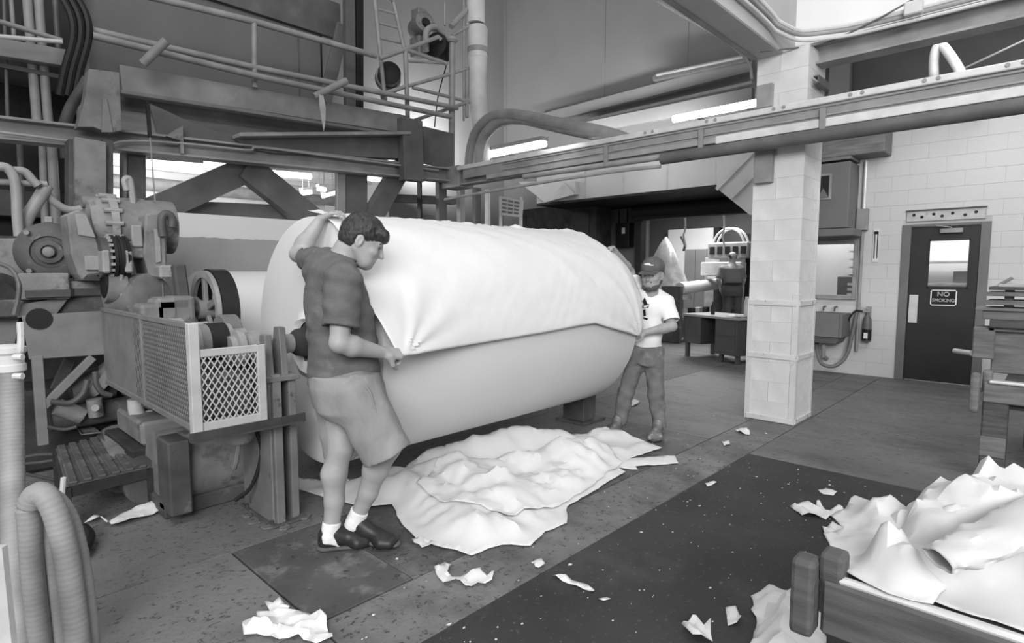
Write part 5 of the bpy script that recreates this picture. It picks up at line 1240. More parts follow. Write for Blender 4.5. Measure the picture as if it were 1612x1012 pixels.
# ================================================================ PEOPLE (smooth implicit bodies, meshed)
def npv(v): return np.array([v[0], v[1], v[2]], dtype=np.float32)
class SDF:
    def __init__(s): s.ops = []
    def cap(s, a, b, ra, rb, k=0.02, flat=None, sub=False):   # tapered capsule, optionally thinned along unit vector flat[0] by factor flat[1]
        s.ops.append(('cap', npv(a), npv(b), ra, rb, k, flat, sub)); return s
    def chain(s, pts, rs, k=0.02, flat=None):
        for i in range(len(pts) - 1): s.cap(pts[i], pts[i + 1], rs[i], rs[i + 1], k, flat)
        return s
    def fru(s, a, b, ra, rb, k=0.01, sub=False, flat=None):              # tapered cylinder with flat ends
        s.ops.append(('fru', npv(a), npv(b), ra, rb, k, flat, sub)); return s
    def ell(s, c, r, M, k=0.02, sub=False):        # M: three unit axes
        s.ops.append(('ell', npv(c), np.array(r, dtype=np.float32), np.array([list(q) for q in M], dtype=np.float32), k, None, None, sub)); return s
    def loft(s, secs, X, Y, k=0.02):               # secs: (centre, rx, ry) stacked in z
        s.ops.append(('loft', secs, npv(X), npv(Y), k, None, None, False)); return s
    def plane(s, p, n, c=None, r=9.0):              # cut away the side n points to, inside a ball
        s.ops.append(('plane', npv(p), npv(n), None if c is None else npv(c), r, None, None, False)); return s
    def mesh(s, h, noise_amp=0.0, nk=30, seed=1, aniso=(1, 1, 1)):
        lo = np.full(3, 1e9); hi = -lo
        for o in s.ops:
            if o[-1] or o[0] == 'plane': continue
            if o[0] in ('cap', 'fru'):
                r = max(o[3], o[4]); P = np.stack([o[1] - r, o[1] + r, o[2] - r, o[2] + r])
            elif o[0] == 'ell': r = o[2].max(); P = np.stack([o[1] - r, o[1] + r])
            else:
                P = np.array([[c[0] + sg * max(rx, ry), c[1] + sg * max(rx, ry), c[2]] for c, rx, ry in o[1] for sg in (-1, 1)])
            lo = np.minimum(lo, P.min(0)); hi = np.maximum(hi, P.max(0))
        lo -= 0.03; hi += 0.03
        n = np.ceil((hi - lo) / h).astype(int) + 1
        ax = [(lo[i] + h * np.arange(n[i])).astype(np.float32) for i in range(3)]
        D = np.full(n, 0.12, dtype=np.float32)
        for o in s.ops:
            t = o[0]
            if t == 'plane':
                if o[3] is None: wl, wh = lo, hi
                else: wl, wh = o[3] - o[4], o[3] + o[4]
            elif t in ('cap', 'fru'):
                r = max(o[3], o[4]) + o[5] + 0.03; wl = np.minimum(o[1], o[2]) - r; wh = np.maximum(o[1], o[2]) + r
            elif t == 'ell': r = o[2].max() + o[4] + 0.03; wl, wh = o[1] - r, o[1] + r
            else:
                C = np.array([[c[0], c[1], c[2]] for c, rx, ry in o[1]]); r = max(max(rx, ry) for c, rx, ry in o[1]) + o[4] + 0.03
                wl, wh = C.min(0) - r, C.max(0) + r
            i0 = np.clip(np.floor((wl - lo) / h).astype(int), 0, n); i1 = np.clip(np.ceil((wh - lo) / h).astype(int) + 1, 0, n)
            if (i1 <= i0).any(): continue
            X = ax[0][i0[0]:i1[0]][:, None, None]; Y = ax[1][i0[1]:i1[1]][None, :, None]; Z = ax[2][i0[2]:i1[2]][None, None, :]
            V_ = D[i0[0]:i1[0], i0[1]:i1[1], i0[2]:i1[2]]
            if t == 'plane':
                d = (X - o[1][0]) * o[2][0] + (Y - o[1][1]) * o[2][1] + (Z - o[1][2]) * o[2][2]
                if o[3] is not None:
                    b = np.sqrt((X - o[3][0]) ** 2 + (Y - o[3][1]) ** 2 + (Z - o[3][2]) ** 2) - o[4]
                    d = np.minimum(d, -b)
                V_[:] = np.maximum(V_, d); continue
            if t in ('cap', 'fru'):
                a, b, ra, rb, k, flat, sub = o[1:8]
                ba = b - a; L2 = float(ba @ ba) + 1e-9
                px, py, pz = X - a[0], Y - a[1], Z - a[2]
                u = (px * ba[0] + py * ba[1] + pz * ba[2]) / L2
                uc = np.clip(u, 0, 1)
                qx, qy, qz = px - uc * ba[0], py - uc * ba[1], pz - uc * ba[2]
                if flat is not None:
                    fn, fs_ = npv(flat[0]), flat[1]
                    e = qx * fn[0] + qy * fn[1] + qz * fn[2]
                    q2 = qx * qx + qy * qy + qz * qz + e * e * (fs_ * fs_ - 1)
                else: q2 = qx * qx + qy * qy + qz * qz
                if t == 'cap': d = np.sqrt(q2) - (ra + (rb - ra) * uc)
                else:
                    rx, ry, rz = px - u * ba[0], py - u * ba[1], pz - u * ba[2]
                    q2 = rx * rx + ry * ry + rz * rz
                    if flat is not None:
                        e = rx * fn[0] + ry * fn[1] + rz * fn[2]; q2 = q2 + e * e * (fs_ * fs_ - 1)
                    d = np.sqrt(q2) - (ra + (rb - ra) * np.clip(u, -.2, 1.2))
                    d = np.maximum(d, (np.abs(u - .5) - .5) * math.sqrt(L2))
            elif t == 'ell':
                c, r, M, k, _, _, sub = o[1:8]
                px, py, pz = X - c[0], Y - c[1], Z - c[2]
                l = [px * M[i][0] + py * M[i][1] + pz * M[i][2] for i in range(3)]
                k0 = np.sqrt(sum((l[i] / r[i]) ** 2 for i in range(3))); k1 = np.sqrt(sum((l[i] / r[i] ** 2) ** 2 for i in range(3))) + 1e-6
                d = k0 * (k0 - 1) / k1
            else:
                secs, dx, dy, k, _, _, sub = o[1:8]
                secs = sorted(secs, key=lambda q: q[0][2])
                zs = [q[0][2] for q in secs]; z = Z[0, 0]
                cx = np.interp(z, zs, [q[0][0] for q in secs]); cy = np.interp(z, zs, [q[0][1] for q in secs])
                rx = np.interp(z, zs, [q[1] for q in secs]); ry = np.interp(z, zs, [q[2] for q in secs])
                px, py = X - cx, Y - cy
                u = (px * dx[0] + py * dx[1]) / rx; v = (px * dy[0] + py * dy[1]) / ry
                # superellipse-ish
                d = (np.power(np.abs(u) ** 2.4 + np.abs(v) ** 2.4, 1 / 2.4) - 1) * np.minimum(rx, ry)
                d = np.maximum(d, np.maximum(zs[0] - Z, Z - zs[-1]))
            d = d.astype(np.float32)
            if sub:
                V_[:] = np.maximum(V_, -d)
            elif k <= 0: V_[:] = np.minimum(V_, d)
            else:
                hh = np.clip(.5 + .5 * (d - V_) / k, 0, 1)
                V_[:] = d * (1 - hh) + V_ * hh - k * hh * (1 - hh)
        if noise_amp:
            r = np.random.RandomState(seed); acc = np.zeros_like(D)
            X, Y, Z = ax[0][:, None, None], ax[1][None, :, None], ax[2][None, None, :]
            for q in range(7):
                kv = r.normal(size=3) * nk * np.array(aniso); f2 = r.normal(size=3) * nk * .3
                acc += np.sin(X * kv[0] + Y * kv[1] + Z * kv[2] + 1.5 * np.sin(X * f2[0] + Y * f2[1] + Z * f2[2]) + r.uniform(0, 6)).astype(np.float32)
            D = D + noise_amp * (acc / 3.0)
        return nets(D, lo, h)
def nets(D, lo, h):
    s = D < 0
    n = np.array(D.shape)
    cs = [s[i:n[0] - 1 + i, j:n[1] - 1 + j, k:n[2] - 1 + k] for i in (0, 1) for j in (0, 1) for k in (0, 1)]
    cnt = sum(c.astype(np.int8) for c in cs)
    act = (cnt > 0) & (cnt < 8)
    idx = np.argwhere(act)
    ids = np.full(act.shape, -1, dtype=np.int64); ids[tuple(idx.T)] = np.arange(len(idx))
    pos = np.zeros((len(idx), 3)); num = np.zeros(len(idx))
    for ax in range(3):
        for o1 in (0, 1):
            for o2 in (0, 1):
                off = [0, 0, 0]; oth = [q for q in range(3) if q != ax]; off[oth[0]] = o1; off[oth[1]] = o2
                a = idx + off; b = a.copy(); b[:, ax] += 1
                da, db = D[tuple(a.T)], D[tuple(b.T)]
                m = (da < 0) != (db < 0)
                t = np.where(m, da / (da - db + 1e-12), 0)
                p = np.tile(np.array(off, float), (len(idx), 1)); p[:, ax] += t
                pos[m] += p[m]; num[m] += 1
    V_ = (idx + pos / num[:, None]) * h + lo
    F = []
    for ax in range(3):
        sl0 = [slice(None)] * 3; sl1 = [slice(None)] * 3
        sl0[ax] = slice(0, -1); sl1[ax] = slice(1, None)
        e = np.argwhere(s[tuple(sl0)] != s[tuple(sl1)])
        b, c = [q for q in range(3) if q != ax]
        ok = (e[:, b] > 0) & (e[:, c] > 0) & (e[:, b] < n[b] - 1) & (e[:, c] < n[c] - 1)
        e = e[ok]
        def cell(db, dc):
            q = e.copy(); q[:, b] -= db; q[:, c] -= dc; return ids[tuple(q.T)]
        F.append(np.stack([cell(1, 1), cell(0, 1), cell(0, 0), cell(1, 0)], 1))
    return V_, np.concatenate(F)
def sdf_obj(name, sdf, h, m, parent, **k):
    Vv, Ff = sdf.mesh(h, **k)
    c = Vector(((Vv[:, 0].min() + Vv[:, 0].max()) / 2, (Vv[:, 1].min() + Vv[:, 1].max()) / 2, Vv[:, 2].min()))
    me = bpy.data.meshes.new(name)
    me.vertices.add(len(Vv)); me.vertices.foreach_set('co', (Vv - np.array(c)).astype(np.float32).ravel())
    me.loops.add(len(Ff) * 4); me.loops.foreach_set('vertex_index', Ff.astype(np.int32).ravel())
    me.polygons.add(len(Ff)); me.polygons.foreach_set('loop_start', np.arange(0, len(Ff) * 4, 4, dtype=np.int32))
    me.update(calc_edges=True); me.validate()
    bm = bmesh.new(); bm.from_mesh(me)
    for _ in range(2): bmesh.ops.smooth_vert(bm, verts=bm.verts, factor=0.5, use_axis_x=True, use_axis_y=True, use_axis_z=True)
    bmesh.ops.recalc_face_normals(bm, faces=bm.faces); bm.to_mesh(me); bm.free()
    me.polygons.foreach_set('use_smooth', [True] * len(me.polygons))
    me.materials.append(MATS[m])
    o = bpy.data.objects.new(name, me); COL.objects.link(o); place(o, c, parent); return o

def basis(f, up=(0, 0, 1)):
    f = Vector(f).normalized(); sd_ = f.cross(Vector(up)).normalized(); u = sd_.cross(f).normalized(); return f, sd_, u
def add_head(S, c, f, u, sc=1.0, ears=True):
    f, s_, u = basis(f, u)
    def P(x, y, z): return c + (f * x + s_ * y + u * z) * sc           # forward, side, up (metres)
    A = (f, s_, u)
    E = lambda p, r, k=.02, sub=False: S.ell(P(*p), [q * sc for q in r], A, k * sc, sub)
    E((-.012, 0, .035), (.098, .078, .088), .02)            # cranium
    E((.030, 0, -.035), (.066, .062, .085), .03)            # face
    S.cap(P(.052, .030, -.088), P(.052, -.030, -.088), .027 * sc, .027 * sc, .03 * sc)   # jaw
    S.cap(P(.068, 0, -.098), P(.074, 0, -.096), .021 * sc, .018 * sc, .02 * sc)           # chin
    for q in (-1, 1): S.cap(P(-.01, .060 * q, -.045), P(.045, .036 * q, -.090), .020 * sc, .022 * sc, .02 * sc)
    S.cap(P(.078, .036, .018), P(.078, -.036, .018), .014 * sc, .014 * sc, .016 * sc)   # brow
    for q in (-1, 1):
        E((.090, .032 * q, -.002), (.014, .017, .010), .0, True)     # sockets
        E((.064, .042 * q, -.028), (.024, .022, .020), .016)          # cheeks
    S.cap(P(.088, 0, .008), P(.114, 0, -.032), .009 * sc, .011 * sc, .010 * sc)          # nose
    S.cap(P(.094, .010, -.036), P(.094, -.010, -.036), .010 * sc, .010 * sc, .006 * sc)
    S.cap(P(.088, .018, -.060), P(.088, -.018, -.060), .009 * sc, .009 * sc, .008 * sc)  # lips
    S.cap(P(.086, .014, -.070), P(.086, -.014, -.070), .009 * sc, .009 * sc, .006 * sc)
    if ears:
        for q in (-1, 1):
            E((-.012, .080 * q, -.010), (.020, .010, .032), .006)
            E((-.008, .088 * q, -.006), (.010, .006, .018), 0, True)
    return P
def add_hand(S, w, d, pn, side, curl, sc=1.0, thumb_in=0.5, spread=1.0):
    """w wrist, d pointing along the palm, pn palm normal (fingers curl towards it), side thumb side (+1/-1 on d x pn)"""
    d = Vector(d).normalized(); pn = Vector(pn); pn = (pn - d * pn.dot(d)).normalized(); x = d.cross(pn).normalized() * side   # towards the thumb
    for q in (-.026, -.009, .009, .026): S.cap(w + d * .018 * sc + x * q * .75 * sc, w + d * .085 * sc + x * q * spread * sc, .016 * sc, .0135 * sc, .012 * sc)
    tips = []
    for i, q in enumerate((.029, .010, -.009, -.027)):
        L = (.92, 1.0, .95, .78)[i] * sc
        p = w + d * (.088 - .004 * abs(i - 1)) * sc + x * q * spread * sc; a = 0; r = .0092 * sc
        for seg, (ln, da) in enumerate(((.043, curl[0]), (.027, curl[1]), (.022, curl[2]))):
            a += da; v = d * math.cos(a) + pn * math.sin(a); n_ = p + v * ln * L
            S.cap(p, n_, r, r * .9, .003); p = n_; r *= .9
        tips.append(p)
    b = w + d * .028 * sc + x * .026 * sc; m_ = b + (d * .55 + x * .65 + pn * thumb_in) .normalized() * .042 * sc
    t = m_ + (d * .85 + x * (.25 - thumb_in * .6) + pn * (thumb_in * .9)).normalized() * .030 * sc
    t2 = t + (d * .9 - x * .2 * thumb_in + pn * thumb_in).normalized() * .025 * sc
    S.cap(b, m_, .017 * sc, .012 * sc, .012 * sc); S.cap(m_, t, .012 * sc, .0105 * sc, .004); S.cap(t, t2, .0105 * sc, .0085 * sc, .003)
    return tips
def shoe(parent, heel, toe, lift, width, m_up, m_sole, h, name='shoe', high=0.0):
    """low shoe from heel to toe ground points; lift raises the heel"""
    d = toe - heel; L = d.length; f = Vector((d.x, d.y, 0)).normalized()
    s_ = f.cross(Vector((0, 0, 1)))
    S = SDF(); z = Vector((0, 0, 1))
    def at(t, up=0.0, side=0.0): return heel + d * t + z * (lift * max(0, 1 - t / .68) + up) + s_ * side
    S.cap(at(.11, .045), at(.36, .048), .042, .041, .02); S.cap(at(.10, .088), at(.27, .092), .036, .037, .02)
    S.cap(at(.27, .088), at(.64, .052), .040, .040, .03, (f, 1.0)); S.cap(at(.62, .040), at(.86, .036), .042, .035, .03)
    S.cap(at(.70, .032, width * .12), at(.84, .028, width * .10), .036, .030, .03); S.cap(at(.70, .032, -width * .12), at(.84, .028, -width * .10), .036, .030, .03)
    if high: S.cap(at(.14, .09), at(.16, .09 + high), .046, .050, .02)
    S.plane(heel + z * .012, -z)
    o = sdf_obj(name, S, h, m_up, parent)
    T = SDF()
    T.cap(at(.10, .016), at(.40, .014), .048, .043, .01, (z, 2.4)); T.cap(at(.40, .014), at(.72, .014), .043, .053, .01, (z, 2.7)); T.cap(at(.72, .014), at(.90, .018), .053, .040, .01, (z, 2.5))
    T.plane(heel, -z)
    sdf_obj('sole', T, h, m_sole, o)
    for i in range(4):
        c = at(.34 + .07 * i, .124 - .0115 * i)
        MB().bar(c + s_ * .022 - z * .004, c - s_ * .022 - z * .004, .006, .006).build('lace', 'pipe_grey', o)
    return o

# ---------------------------------------------------------------- near man: grey T-shirt, shorts
O1 = Vector((1.56, 2.77, 0))
def J(x, y, ly): return pv(x, y, O1, ly)
MAN = thing('person', 'man in grey T-shirt and shorts pulling the cover sheet, seen from his right side', 'person', O1)
FX = (CR * .90 + FH * .43).normalized(); FY = Vector((-FX.y, FX.x, 0))        # facing, left side
H1 = 0.006
lheel, ltoe = gz(504, 866), gz(588, 857)
rheel, rtoe = gz(545, 856), gz(628, 861)
lan = lheel + (ltoe - lheel) * .20 + Vector((0, 0, .095)); ran = rheel + (rtoe - rheel) * .20 + Vector((0, 0, .145))
lly = (lan - O1).dot(FH); rly = (ran - O1).dot(FH)
lkn, rkn = J(536, 706, lly + .05), J(612, 704, rly - .02)
lhip, rhip = J(530, 612, .11), J(556, 612, -.09)
sh_r, el_r, wr_r = J(541, 440, -.215), J(534, 540, -.275), J(602, 555, -.09)
sh_l, el_l, wr_l = J(506, 414, .19), J(469, 400, .44), J(505, 346, .48)
hc = J(571, 379, .02)
hf = (CR * .86 + FH * .22 - Vector((0, 0, .44)))
B = SDF()
P1 = add_head(B, hc, hf, Vector((0, 0, 1)), 1.10)
B.cap(J(545, 392, .02), J(534, 420, .02), .062, .072, .03)
B.cap(P1(-.03, 0, -.03), J(536, 412, .02), .060, .066, .03)
TOR = [(410, 505, 550), (425, 490, 560), (450, 481, 574), (490, 481, 586), (540, 487, 592), (590, 486, 598), (640, 496, 616)]
def torso(off, ys=None):
    out = []
    for y, xl, xr in TOR:
        if ys and not (ys[0] <= y <= ys[1]): continue
        a_, b_ = J(xl, y, 0), J(xr, y, 0); w_ = (b_ - a_).length / 2
        out.append(((a_ + b_) / 2, w_ * .98 + off, w_ * .97 + off))
    return out
B.loft(torso(-.025), FX, FY, .03)
B.cap(sh_l, sh_r, .075, .075, .05)
B.chain([sh_r, sh_r.lerp(el_r, .5), el_r], [.058, .056, .044], .02); B.chain([el_r, el_r.lerp(wr_r, .28), wr_r], [.046, .052, .031], .02)
B.chain([sh_l, sh_l.lerp(el_l, .5), el_l], [.062, .058, .046], .02); B.chain([el_l, el_l.lerp(wr_l, .30), wr_l], [.048, .054, .032], .02)
hd_r = (J(636, 556, .0) - wr_r)
add_hand(B, wr_r, hd_r, (FH * .75 + CR * .1 - Vector((0, 0, .65))), -1, (1.15, 1.45, 1.0), 1.14, .8)
hd_l = (J(532, 330, .47) - wr_l)
tips_l = add_hand(B, wr_l, hd_l, (CR * .55 - Vector((0, 0, .8)) + FH * .2), 1, (.45, .75, .5), 1.0, .55)
for hip, kn, an, r in ((lhip, lkn, lan, 1), (rhip, rkn, ran, 1)):
    B.cap(hip, kn, .095, .064, .03)
    ca = kn.lerp(an, .30) - FX * .018
    B.chain([kn, ca, kn.lerp(an, .62), an], [.062, .066, .050, .040], .025)
    B.cap(an, an - Vector((0, 0, .06)) + FX * .03, .038, .036, .02)
sdf_obj('body', B, H1, 'skin', MAN)
# eyes and brows
for q in (-1, 1):
    p = P1(.073, .032 * q, -.002); bm = bmesh.new(); bmesh.ops.create_icosphere(bm, subdivisions=2, radius=.0125)
    vs = [v.co + p for v in bm.verts]; fs = [tuple(v.index for v in f_.verts) for f_ in bm.faces]; bm.free()
    e_ = mesh_obj('eye', vs, fs, 'eye_white', MAN, 'all')
    fw = (P1(1, 0, 0) - P1(0, 0, 0)).normalized()
    MB().cyl(p + fw * .008, p + fw * .0130, .0058, n=10).build('iris', 'near_black', e_)
    MB().tube([P1(.088, .016 * q, .020), P1(.089, .034 * q, .026), P1(.078, .052 * q, .019)], .0042, 6).build('eyebrow', 'hair', MAN, True)
# hair: cap of hair over the cranium, cut at the hairline
Hh_ = SDF(); fA, sA, uA = basis(hf)
Hh_.ell(P1(-.016, 0, .042), [.112, .094, .100], (fA, sA, uA), .02); Hh_.ell(P1(-.045, 0, -.005), [.078, .084, .078], (fA, sA, uA), .03)
Hh_.cap(P1(.075, .05, .066), P1(.078, -.05, .066), .030, .030, .03)
Hh_.cap(P1(.088, .045, .050), P1(.094, -.045, .048), .016, .016, .02)
Hh_.plane(P1(-.02, 0, -.052), (-uA * .95 - fA * .05))
Hh_.ell(P1(.060, 0, -.040), [.085, .120, .082], (fA, sA, uA), .0, True)
for q in (-1, 1): Hh_.ell(P1(-.010, .088 * q, -.018), [.030, .026, .042], (fA, sA, uA), .0, True)
for q in (-1, 1): Hh_.ell(P1(.020, .092 * q, -.045), [.060, .03, .035], (fA, sA, uA), .0, True)
sdf_obj('hair', Hh_, .005, 'hair', MAN, noise_amp=.0022, nk=110, seed=3)
# T-shirt
T = SDF()
T.loft(torso(.0, (425, 590)) + [(torso(0)[5][0] + (J(543, 603, 0) - J(542, 590, 0)), torso(0)[5][1] + .004, torso(0)[5][2] + .004)], FX, FY, .03)
T.cap(sh_l + Vector((0, 0, -.01)), sh_r + Vector((0, 0, -.01)), .083, .083, .05)
T.cap(J(505, 428, .09), J(534, 438, -.10), .098, .095, .05)
T.cap(J(516, 412, .06), J(532, 420, -.05), .070, .070, .05)
sl = sh_r.lerp(el_r, .74); T.fru(sh_r + Vector((0, 0, .02)), sl, .077, .088, .03); T.cap(sh_r, sh_r.lerp(el_r, .4), .080, .074, .03)
T.fru(sl + (sl - sh_r).normalized() * .02, sl - (sl - sh_r).normalized() * .05, .070, .062, 0, True)
sl2 = sh_l.lerp(el_l, .52); T.fru(sh_l, sl2, .078, .082, .03)
T.fru(sl2 + (sl2 - sh_l).normalized() * .02, sl2 - (sl2 - sh_l).normalized() * .05, .072, .068, 0, True)
T.cap(J(552, 380, .01), J(546, 404, .0), .066, .076, 0, None, True)
sdf_obj('tshirt', T, .007, 'tshirt_grey', MAN, noise_amp=.0050, nk=26, seed=5, aniso=(.8, .8, 1.3))
MB().tube([J(545, 404, .0) + (Vector((math.cos(t), math.sin(t), 0)) * .076) + Vector((0, 0, .026 * math.cos(t - 2.4))) for t in [k * math.pi / 12 for k in range(25)]], .006, 6).build('collar', 'tshirt_grey', MAN, True)
# shorts
Q = SDF()
sect = [(J(542, 585, 0), .180, .205), (J(545, 605, 0), .190, .215), (J(552, 640, 0), .185, .205), (J(556, 655, 0), .150, .17)]
Q.loft(sect, FX, FY, .03)
rd = (rkn - rhip).normalized(); rhem = J(610, 716, -.10)
Q.cap(rhip, rhip.lerp(rhem, .6), .125, .125, .05); Q.fru(rhip, rhem, .125, .132, .03)
lhem = J(537, 718, .10)
Q.cap(lhip, lhip.lerp(lhem, .6), .115, .105, .05); Q.fru(lhip, lhem, .115, .092, .03)
for hm, hp_, r in ((rhem, rhip, .120), (lhem, lhip, .082)):
    dd = (hm - hp_).normalized(); Q.fru(hm + dd * .03, hm - dd * .07, r, r * .9, 0, True)
so = sdf_obj('shorts', Q, .007, 'shorts', MAN, noise_amp=.0050, nk=24, seed=9, aniso=(1, 1, .8))
# pocket flap, belt loop seam
MB().tube([J(575, 606, -.20), J(583, 618, -.205), J(588, 634, -.205), J(592, 650, -.20)], .004, 6).build('pocket_seam', 'shorts', so, True)
# socks and shoes
for an, hl, te, lf, nm in ((lan, lheel, ltoe, 0.0, 'l'), (ran, rheel, rtoe, .05, 'r')):
    S = SDF(); fdir = (te - hl).normalized()
    kn = lkn if nm == 'l' else rkn; ud = (kn - an).normalized()
    S.fru(an - ud * .05, an + ud * .055, .047, .050, .01); S.cap(an - ud * .02, an - Vector((0, 0, .05)) + fdir * .04, .045, .040, .02)
    sdf_obj('sock', S, .005, 'sock', MAN, noise_amp=.0012, nk=70, seed=2)
    shoe(MAN, hl, te, lf, .3, 'shoe', 'sole', .005)

# ---------------------------------------------------------------- far man: white T-shirt, jeans, cap
O2 = Vector((4.72, 2.72, 0))
def K(x, y, ly): return pv(x, y, O2, ly)
M2 = thing('person', 'bearded man in white T-shirt, jeans and cap holding the far end of the sheet', 'person', O2)
FX2 = (CR * -.62 - FH * .78).normalized(); FY2 = Vector((-FX2.y, FX2.x, 0))
H2 = .008
B = SDF()
hc2 = K(1027, 433, 0); hf2 = CR * -.52 - FH * .85 - Vector((0, 0, .05))
P2 = add_head(B, hc2, hf2, Vector((0, 0, 1)), 1.17)
B.cap(P2(-.02, 0, -.06), K(1026, 470, .02), .056, .06, .03)
TOR2 = [(466, 1006, 1040), (480, 998, 1046), (510, 1000, 1040), (545, 999, 1037), (560, 999, 1037)]
def torso2(off):
    out = []
    for y, xl, xr in TOR2:
        a_, b_ = K(xl, y, .03), K(xr, y, .03); w_ = (b_ - a_).length / 2
        out.append(((a_ + b_) / 2, w_ * .78 + off, w_ * 1.12 + off))
    return out
B.loft(torso2(-.02), FX2, FY2, .03)
s_l, e_l, w_l = K(1047, 472, -.02), K(1058, 514, -.14), K(1016, 523, -.18)
s_r, e_r, w_r = K(1003, 468, .06), K(992, 428, .22), K(970, 398, .04)
B.cap(s_l, s_r, .06, .06, .04)
B.chain([s_l, e_l], [.052, .042], .02); B.chain([e_l, e_l.lerp(w_l, .3), w_l], [.043, .045, .029], .02)
B.chain([s_r, e_r], [.052, .042], .02); B.chain([e_r, e_r.lerp(w_r, .3), w_r], [.043, .045, .029], .02)
add_hand(B, w_l, K(1000, 525, -.20) - w_l, FH * .6 - Vector((0, 0, .8)), 1, (.8, 1.2, .9), 1.0, .7)
add_hand(B, w_r, K(956, 382, -.04) - w_r, CR * -.6 - FH * .6, -1, (.9, 1.2, .9), 1.0, .7)
hL, hR = K(1028, 556, 0), K(1004, 556, .06)
lf2, rf2 = gz(1041, 688), gz(977, 682)
kL, kR = K(1033, 620, -.05), K(986, 616, .05)
aL, aR = lf2 + FH * .06 + Vector((0, 0, .10)), rf2 + FH * .06 + Vector((0, 0, .10))
for hp_, kn, an in ((hL, kL, aL), (hR, kR, aR)):
    B.cap(hp_, kn, .08, .055, .03); B.chain([kn, kn.lerp(an, .35), an], [.053, .055, .038], .02)
sdf_obj('body', B, H2, 'skin_far', M2)
for q in (-1, 1):
    p = P2(.073, .032 * q, -.002); bm = bmesh.new(); bmesh.ops.create_icosphere(bm, subdivisions=2, radius=.0125)
    vs = [v.co + p for v in bm.verts]; fs = [tuple(v.index for v in f_.verts) for f_ in bm.faces]; bm.free()
    e_ = mesh_obj('eye', vs, fs, 'eye_white', M2, 'all')
    fw = (P2(1, 0, 0) - P2(0, 0, 0)).normalized()
    MB().cyl(p + fw * .008, p + fw * .0130, .006, n=10).build('iris', 'near_black', e_)
    MB().tube([P2(.088, .014 * q, .020), P2(.089, .034 * q, .026), P2(.078, .052 * q, .019)], .005, 6).build('eyebrow', 'hair', M2, True)
fB, sB, uB = basis(hf2)
Bd = SDF()
Bd.cap(P2(.060, .034, -.090), P2(.060, -.034, -.090), .032, .032, .02); Bd.cap(P2(.078, .0, -.104), P2(.080, 0, -.1), .022, .022, .02)
for q in (-1, 1): Bd.cap(P2(.0, .064 * q, -.045), P2(.05, .040 * q, -.092), .020, .026, .02)
Bd.ell(P2(.098, 0, -.064), [0.0339, 0.0294, 0.0158], (fB, sB, uB), 0, True)
Bd.cap(P2(.092, .022, -.050), P2(.092, -.022, -.050), .007, .007, .004)
sdf_obj('beard', Bd, .005, 'beard', M2, noise_amp=.001, nk=150, seed=4)
Hr = SDF(); Hr.ell(P2(-.035, 0, .01), [0.0960, 0.0972, 0.0904], (fB, sB, uB), .02); Hr.plane(P2(.0, 0, 0), fB)
Hr.plane(P2(0, 0, -.055), -uB)
for q in (-1, 1): Hr.ell(P2(-.010, .090 * q, -.014), [0.0316, 0.0249, 0.0452], (fB, sB, uB), .0, True)
sdf_obj('hair', Hr, .006, 'hair', M2, noise_amp=.0015, nk=110, seed=6)
Cp = SDF(); Cp.ell(P2(-.012, 0, .055), [0.1288, 0.1062, 0.1040], (fB, sB, uB), .02); Cp.plane(P2(0, 0, .030), -uB)
co = sdf_obj('cap', Cp, .006, 'cap', M2)
Br = SDF(); Br.cap(P2(.07, .035, .030), P2(.150, .028, .018), .048, .040, .02, (uB, 6.0)); Br.cap(P2(.07, -.035, .030), P2(.150, -.028, .018), .048, .040, .02, (uB, 6.0))
sdf_obj('cap_brim', Br, .004, 'cap', co)
Lg = SDF(); Lg.ell(P2(.088, .012, .088), [0.0113, 0.0316, 0.0113], (fB, sB, uB), .0); Lg.ell(P2(.088, -.02, .080), [0.0113, 0.0249, 0.0056], (fB, sB, uB), .0)
sdf_obj('cap_badge', Lg, .003, 'sign_white', co)
T = SDF()
T.loft(torso2(.008)[:4] + [(torso2(0)[4][0], torso2(0)[4][1] + .015, torso2(0)[4][2] + .015)], FX2, FY2, .03)
T.cap(s_l + Vector((0, 0, -.01)), s_r + Vector((0, 0, -.01)), .072, .072, .05); T.cap(K(1015, 466, .02), K(1034, 466, .02), .07, .07, .04)
sl = s_l.lerp(e_l, .80); T.fru(s_l + Vector((0, 0, .01)), sl, .072, .082, .03); T.fru(sl + (sl - s_l).normalized() * .02, sl - (sl - s_l).normalized() * .04, .074, .07, 0, True)
sl = s_r.lerp(e_r, .70); T.fru(s_r, sl, .072, .08, .03)
T.cap(K(1025, 452, -.01), K(1025, 462, -.01), .060, .066, 0, None, True)
ts = sdf_obj('tshirt', T, .008, 'tshirt_white', M2, noise_amp=.0040, nk=24, seed=15)
# dark print on the chest: proud little shapes following the shirt front
def chest(x, y): return K(x, y, -.2)
dgm = bpy.context.evaluated_depsgraph_get()
for k_, P in enumerate([[(1011, 474), (1015, 468), (1020, 480), (1014, 481)], [(1010, 481), (1022, 478), (1021, 484), (1011, 486)], [(1012, 488), (1016, 486), (1017, 497), (1013, 498)], [(1013, 499), (1020, 501), (1019, 504), (1013, 502)]]):
    pts = []
    for x, y in P:
        d_ = ray(x, y); org = CC - WPOS[ts.name]
        ok, loc, nn, _ = ts.ray_cast(org, d_)
        pts.append((loc + WPOS[ts.name] - d_.normalized() * .004) if ok else chest(x, y))
    MB().prism(pts, ray(1015, 485).normalized() * .006).build('shirt_print', 'sign_black', ts)
Q = SDF()
Q.loft([(K(1018, 545, .03), .12, .15), (K(1016, 560, .03), .125, .155), (K(1015, 572, .03), .12, .15)], FX2, FY2, .03)
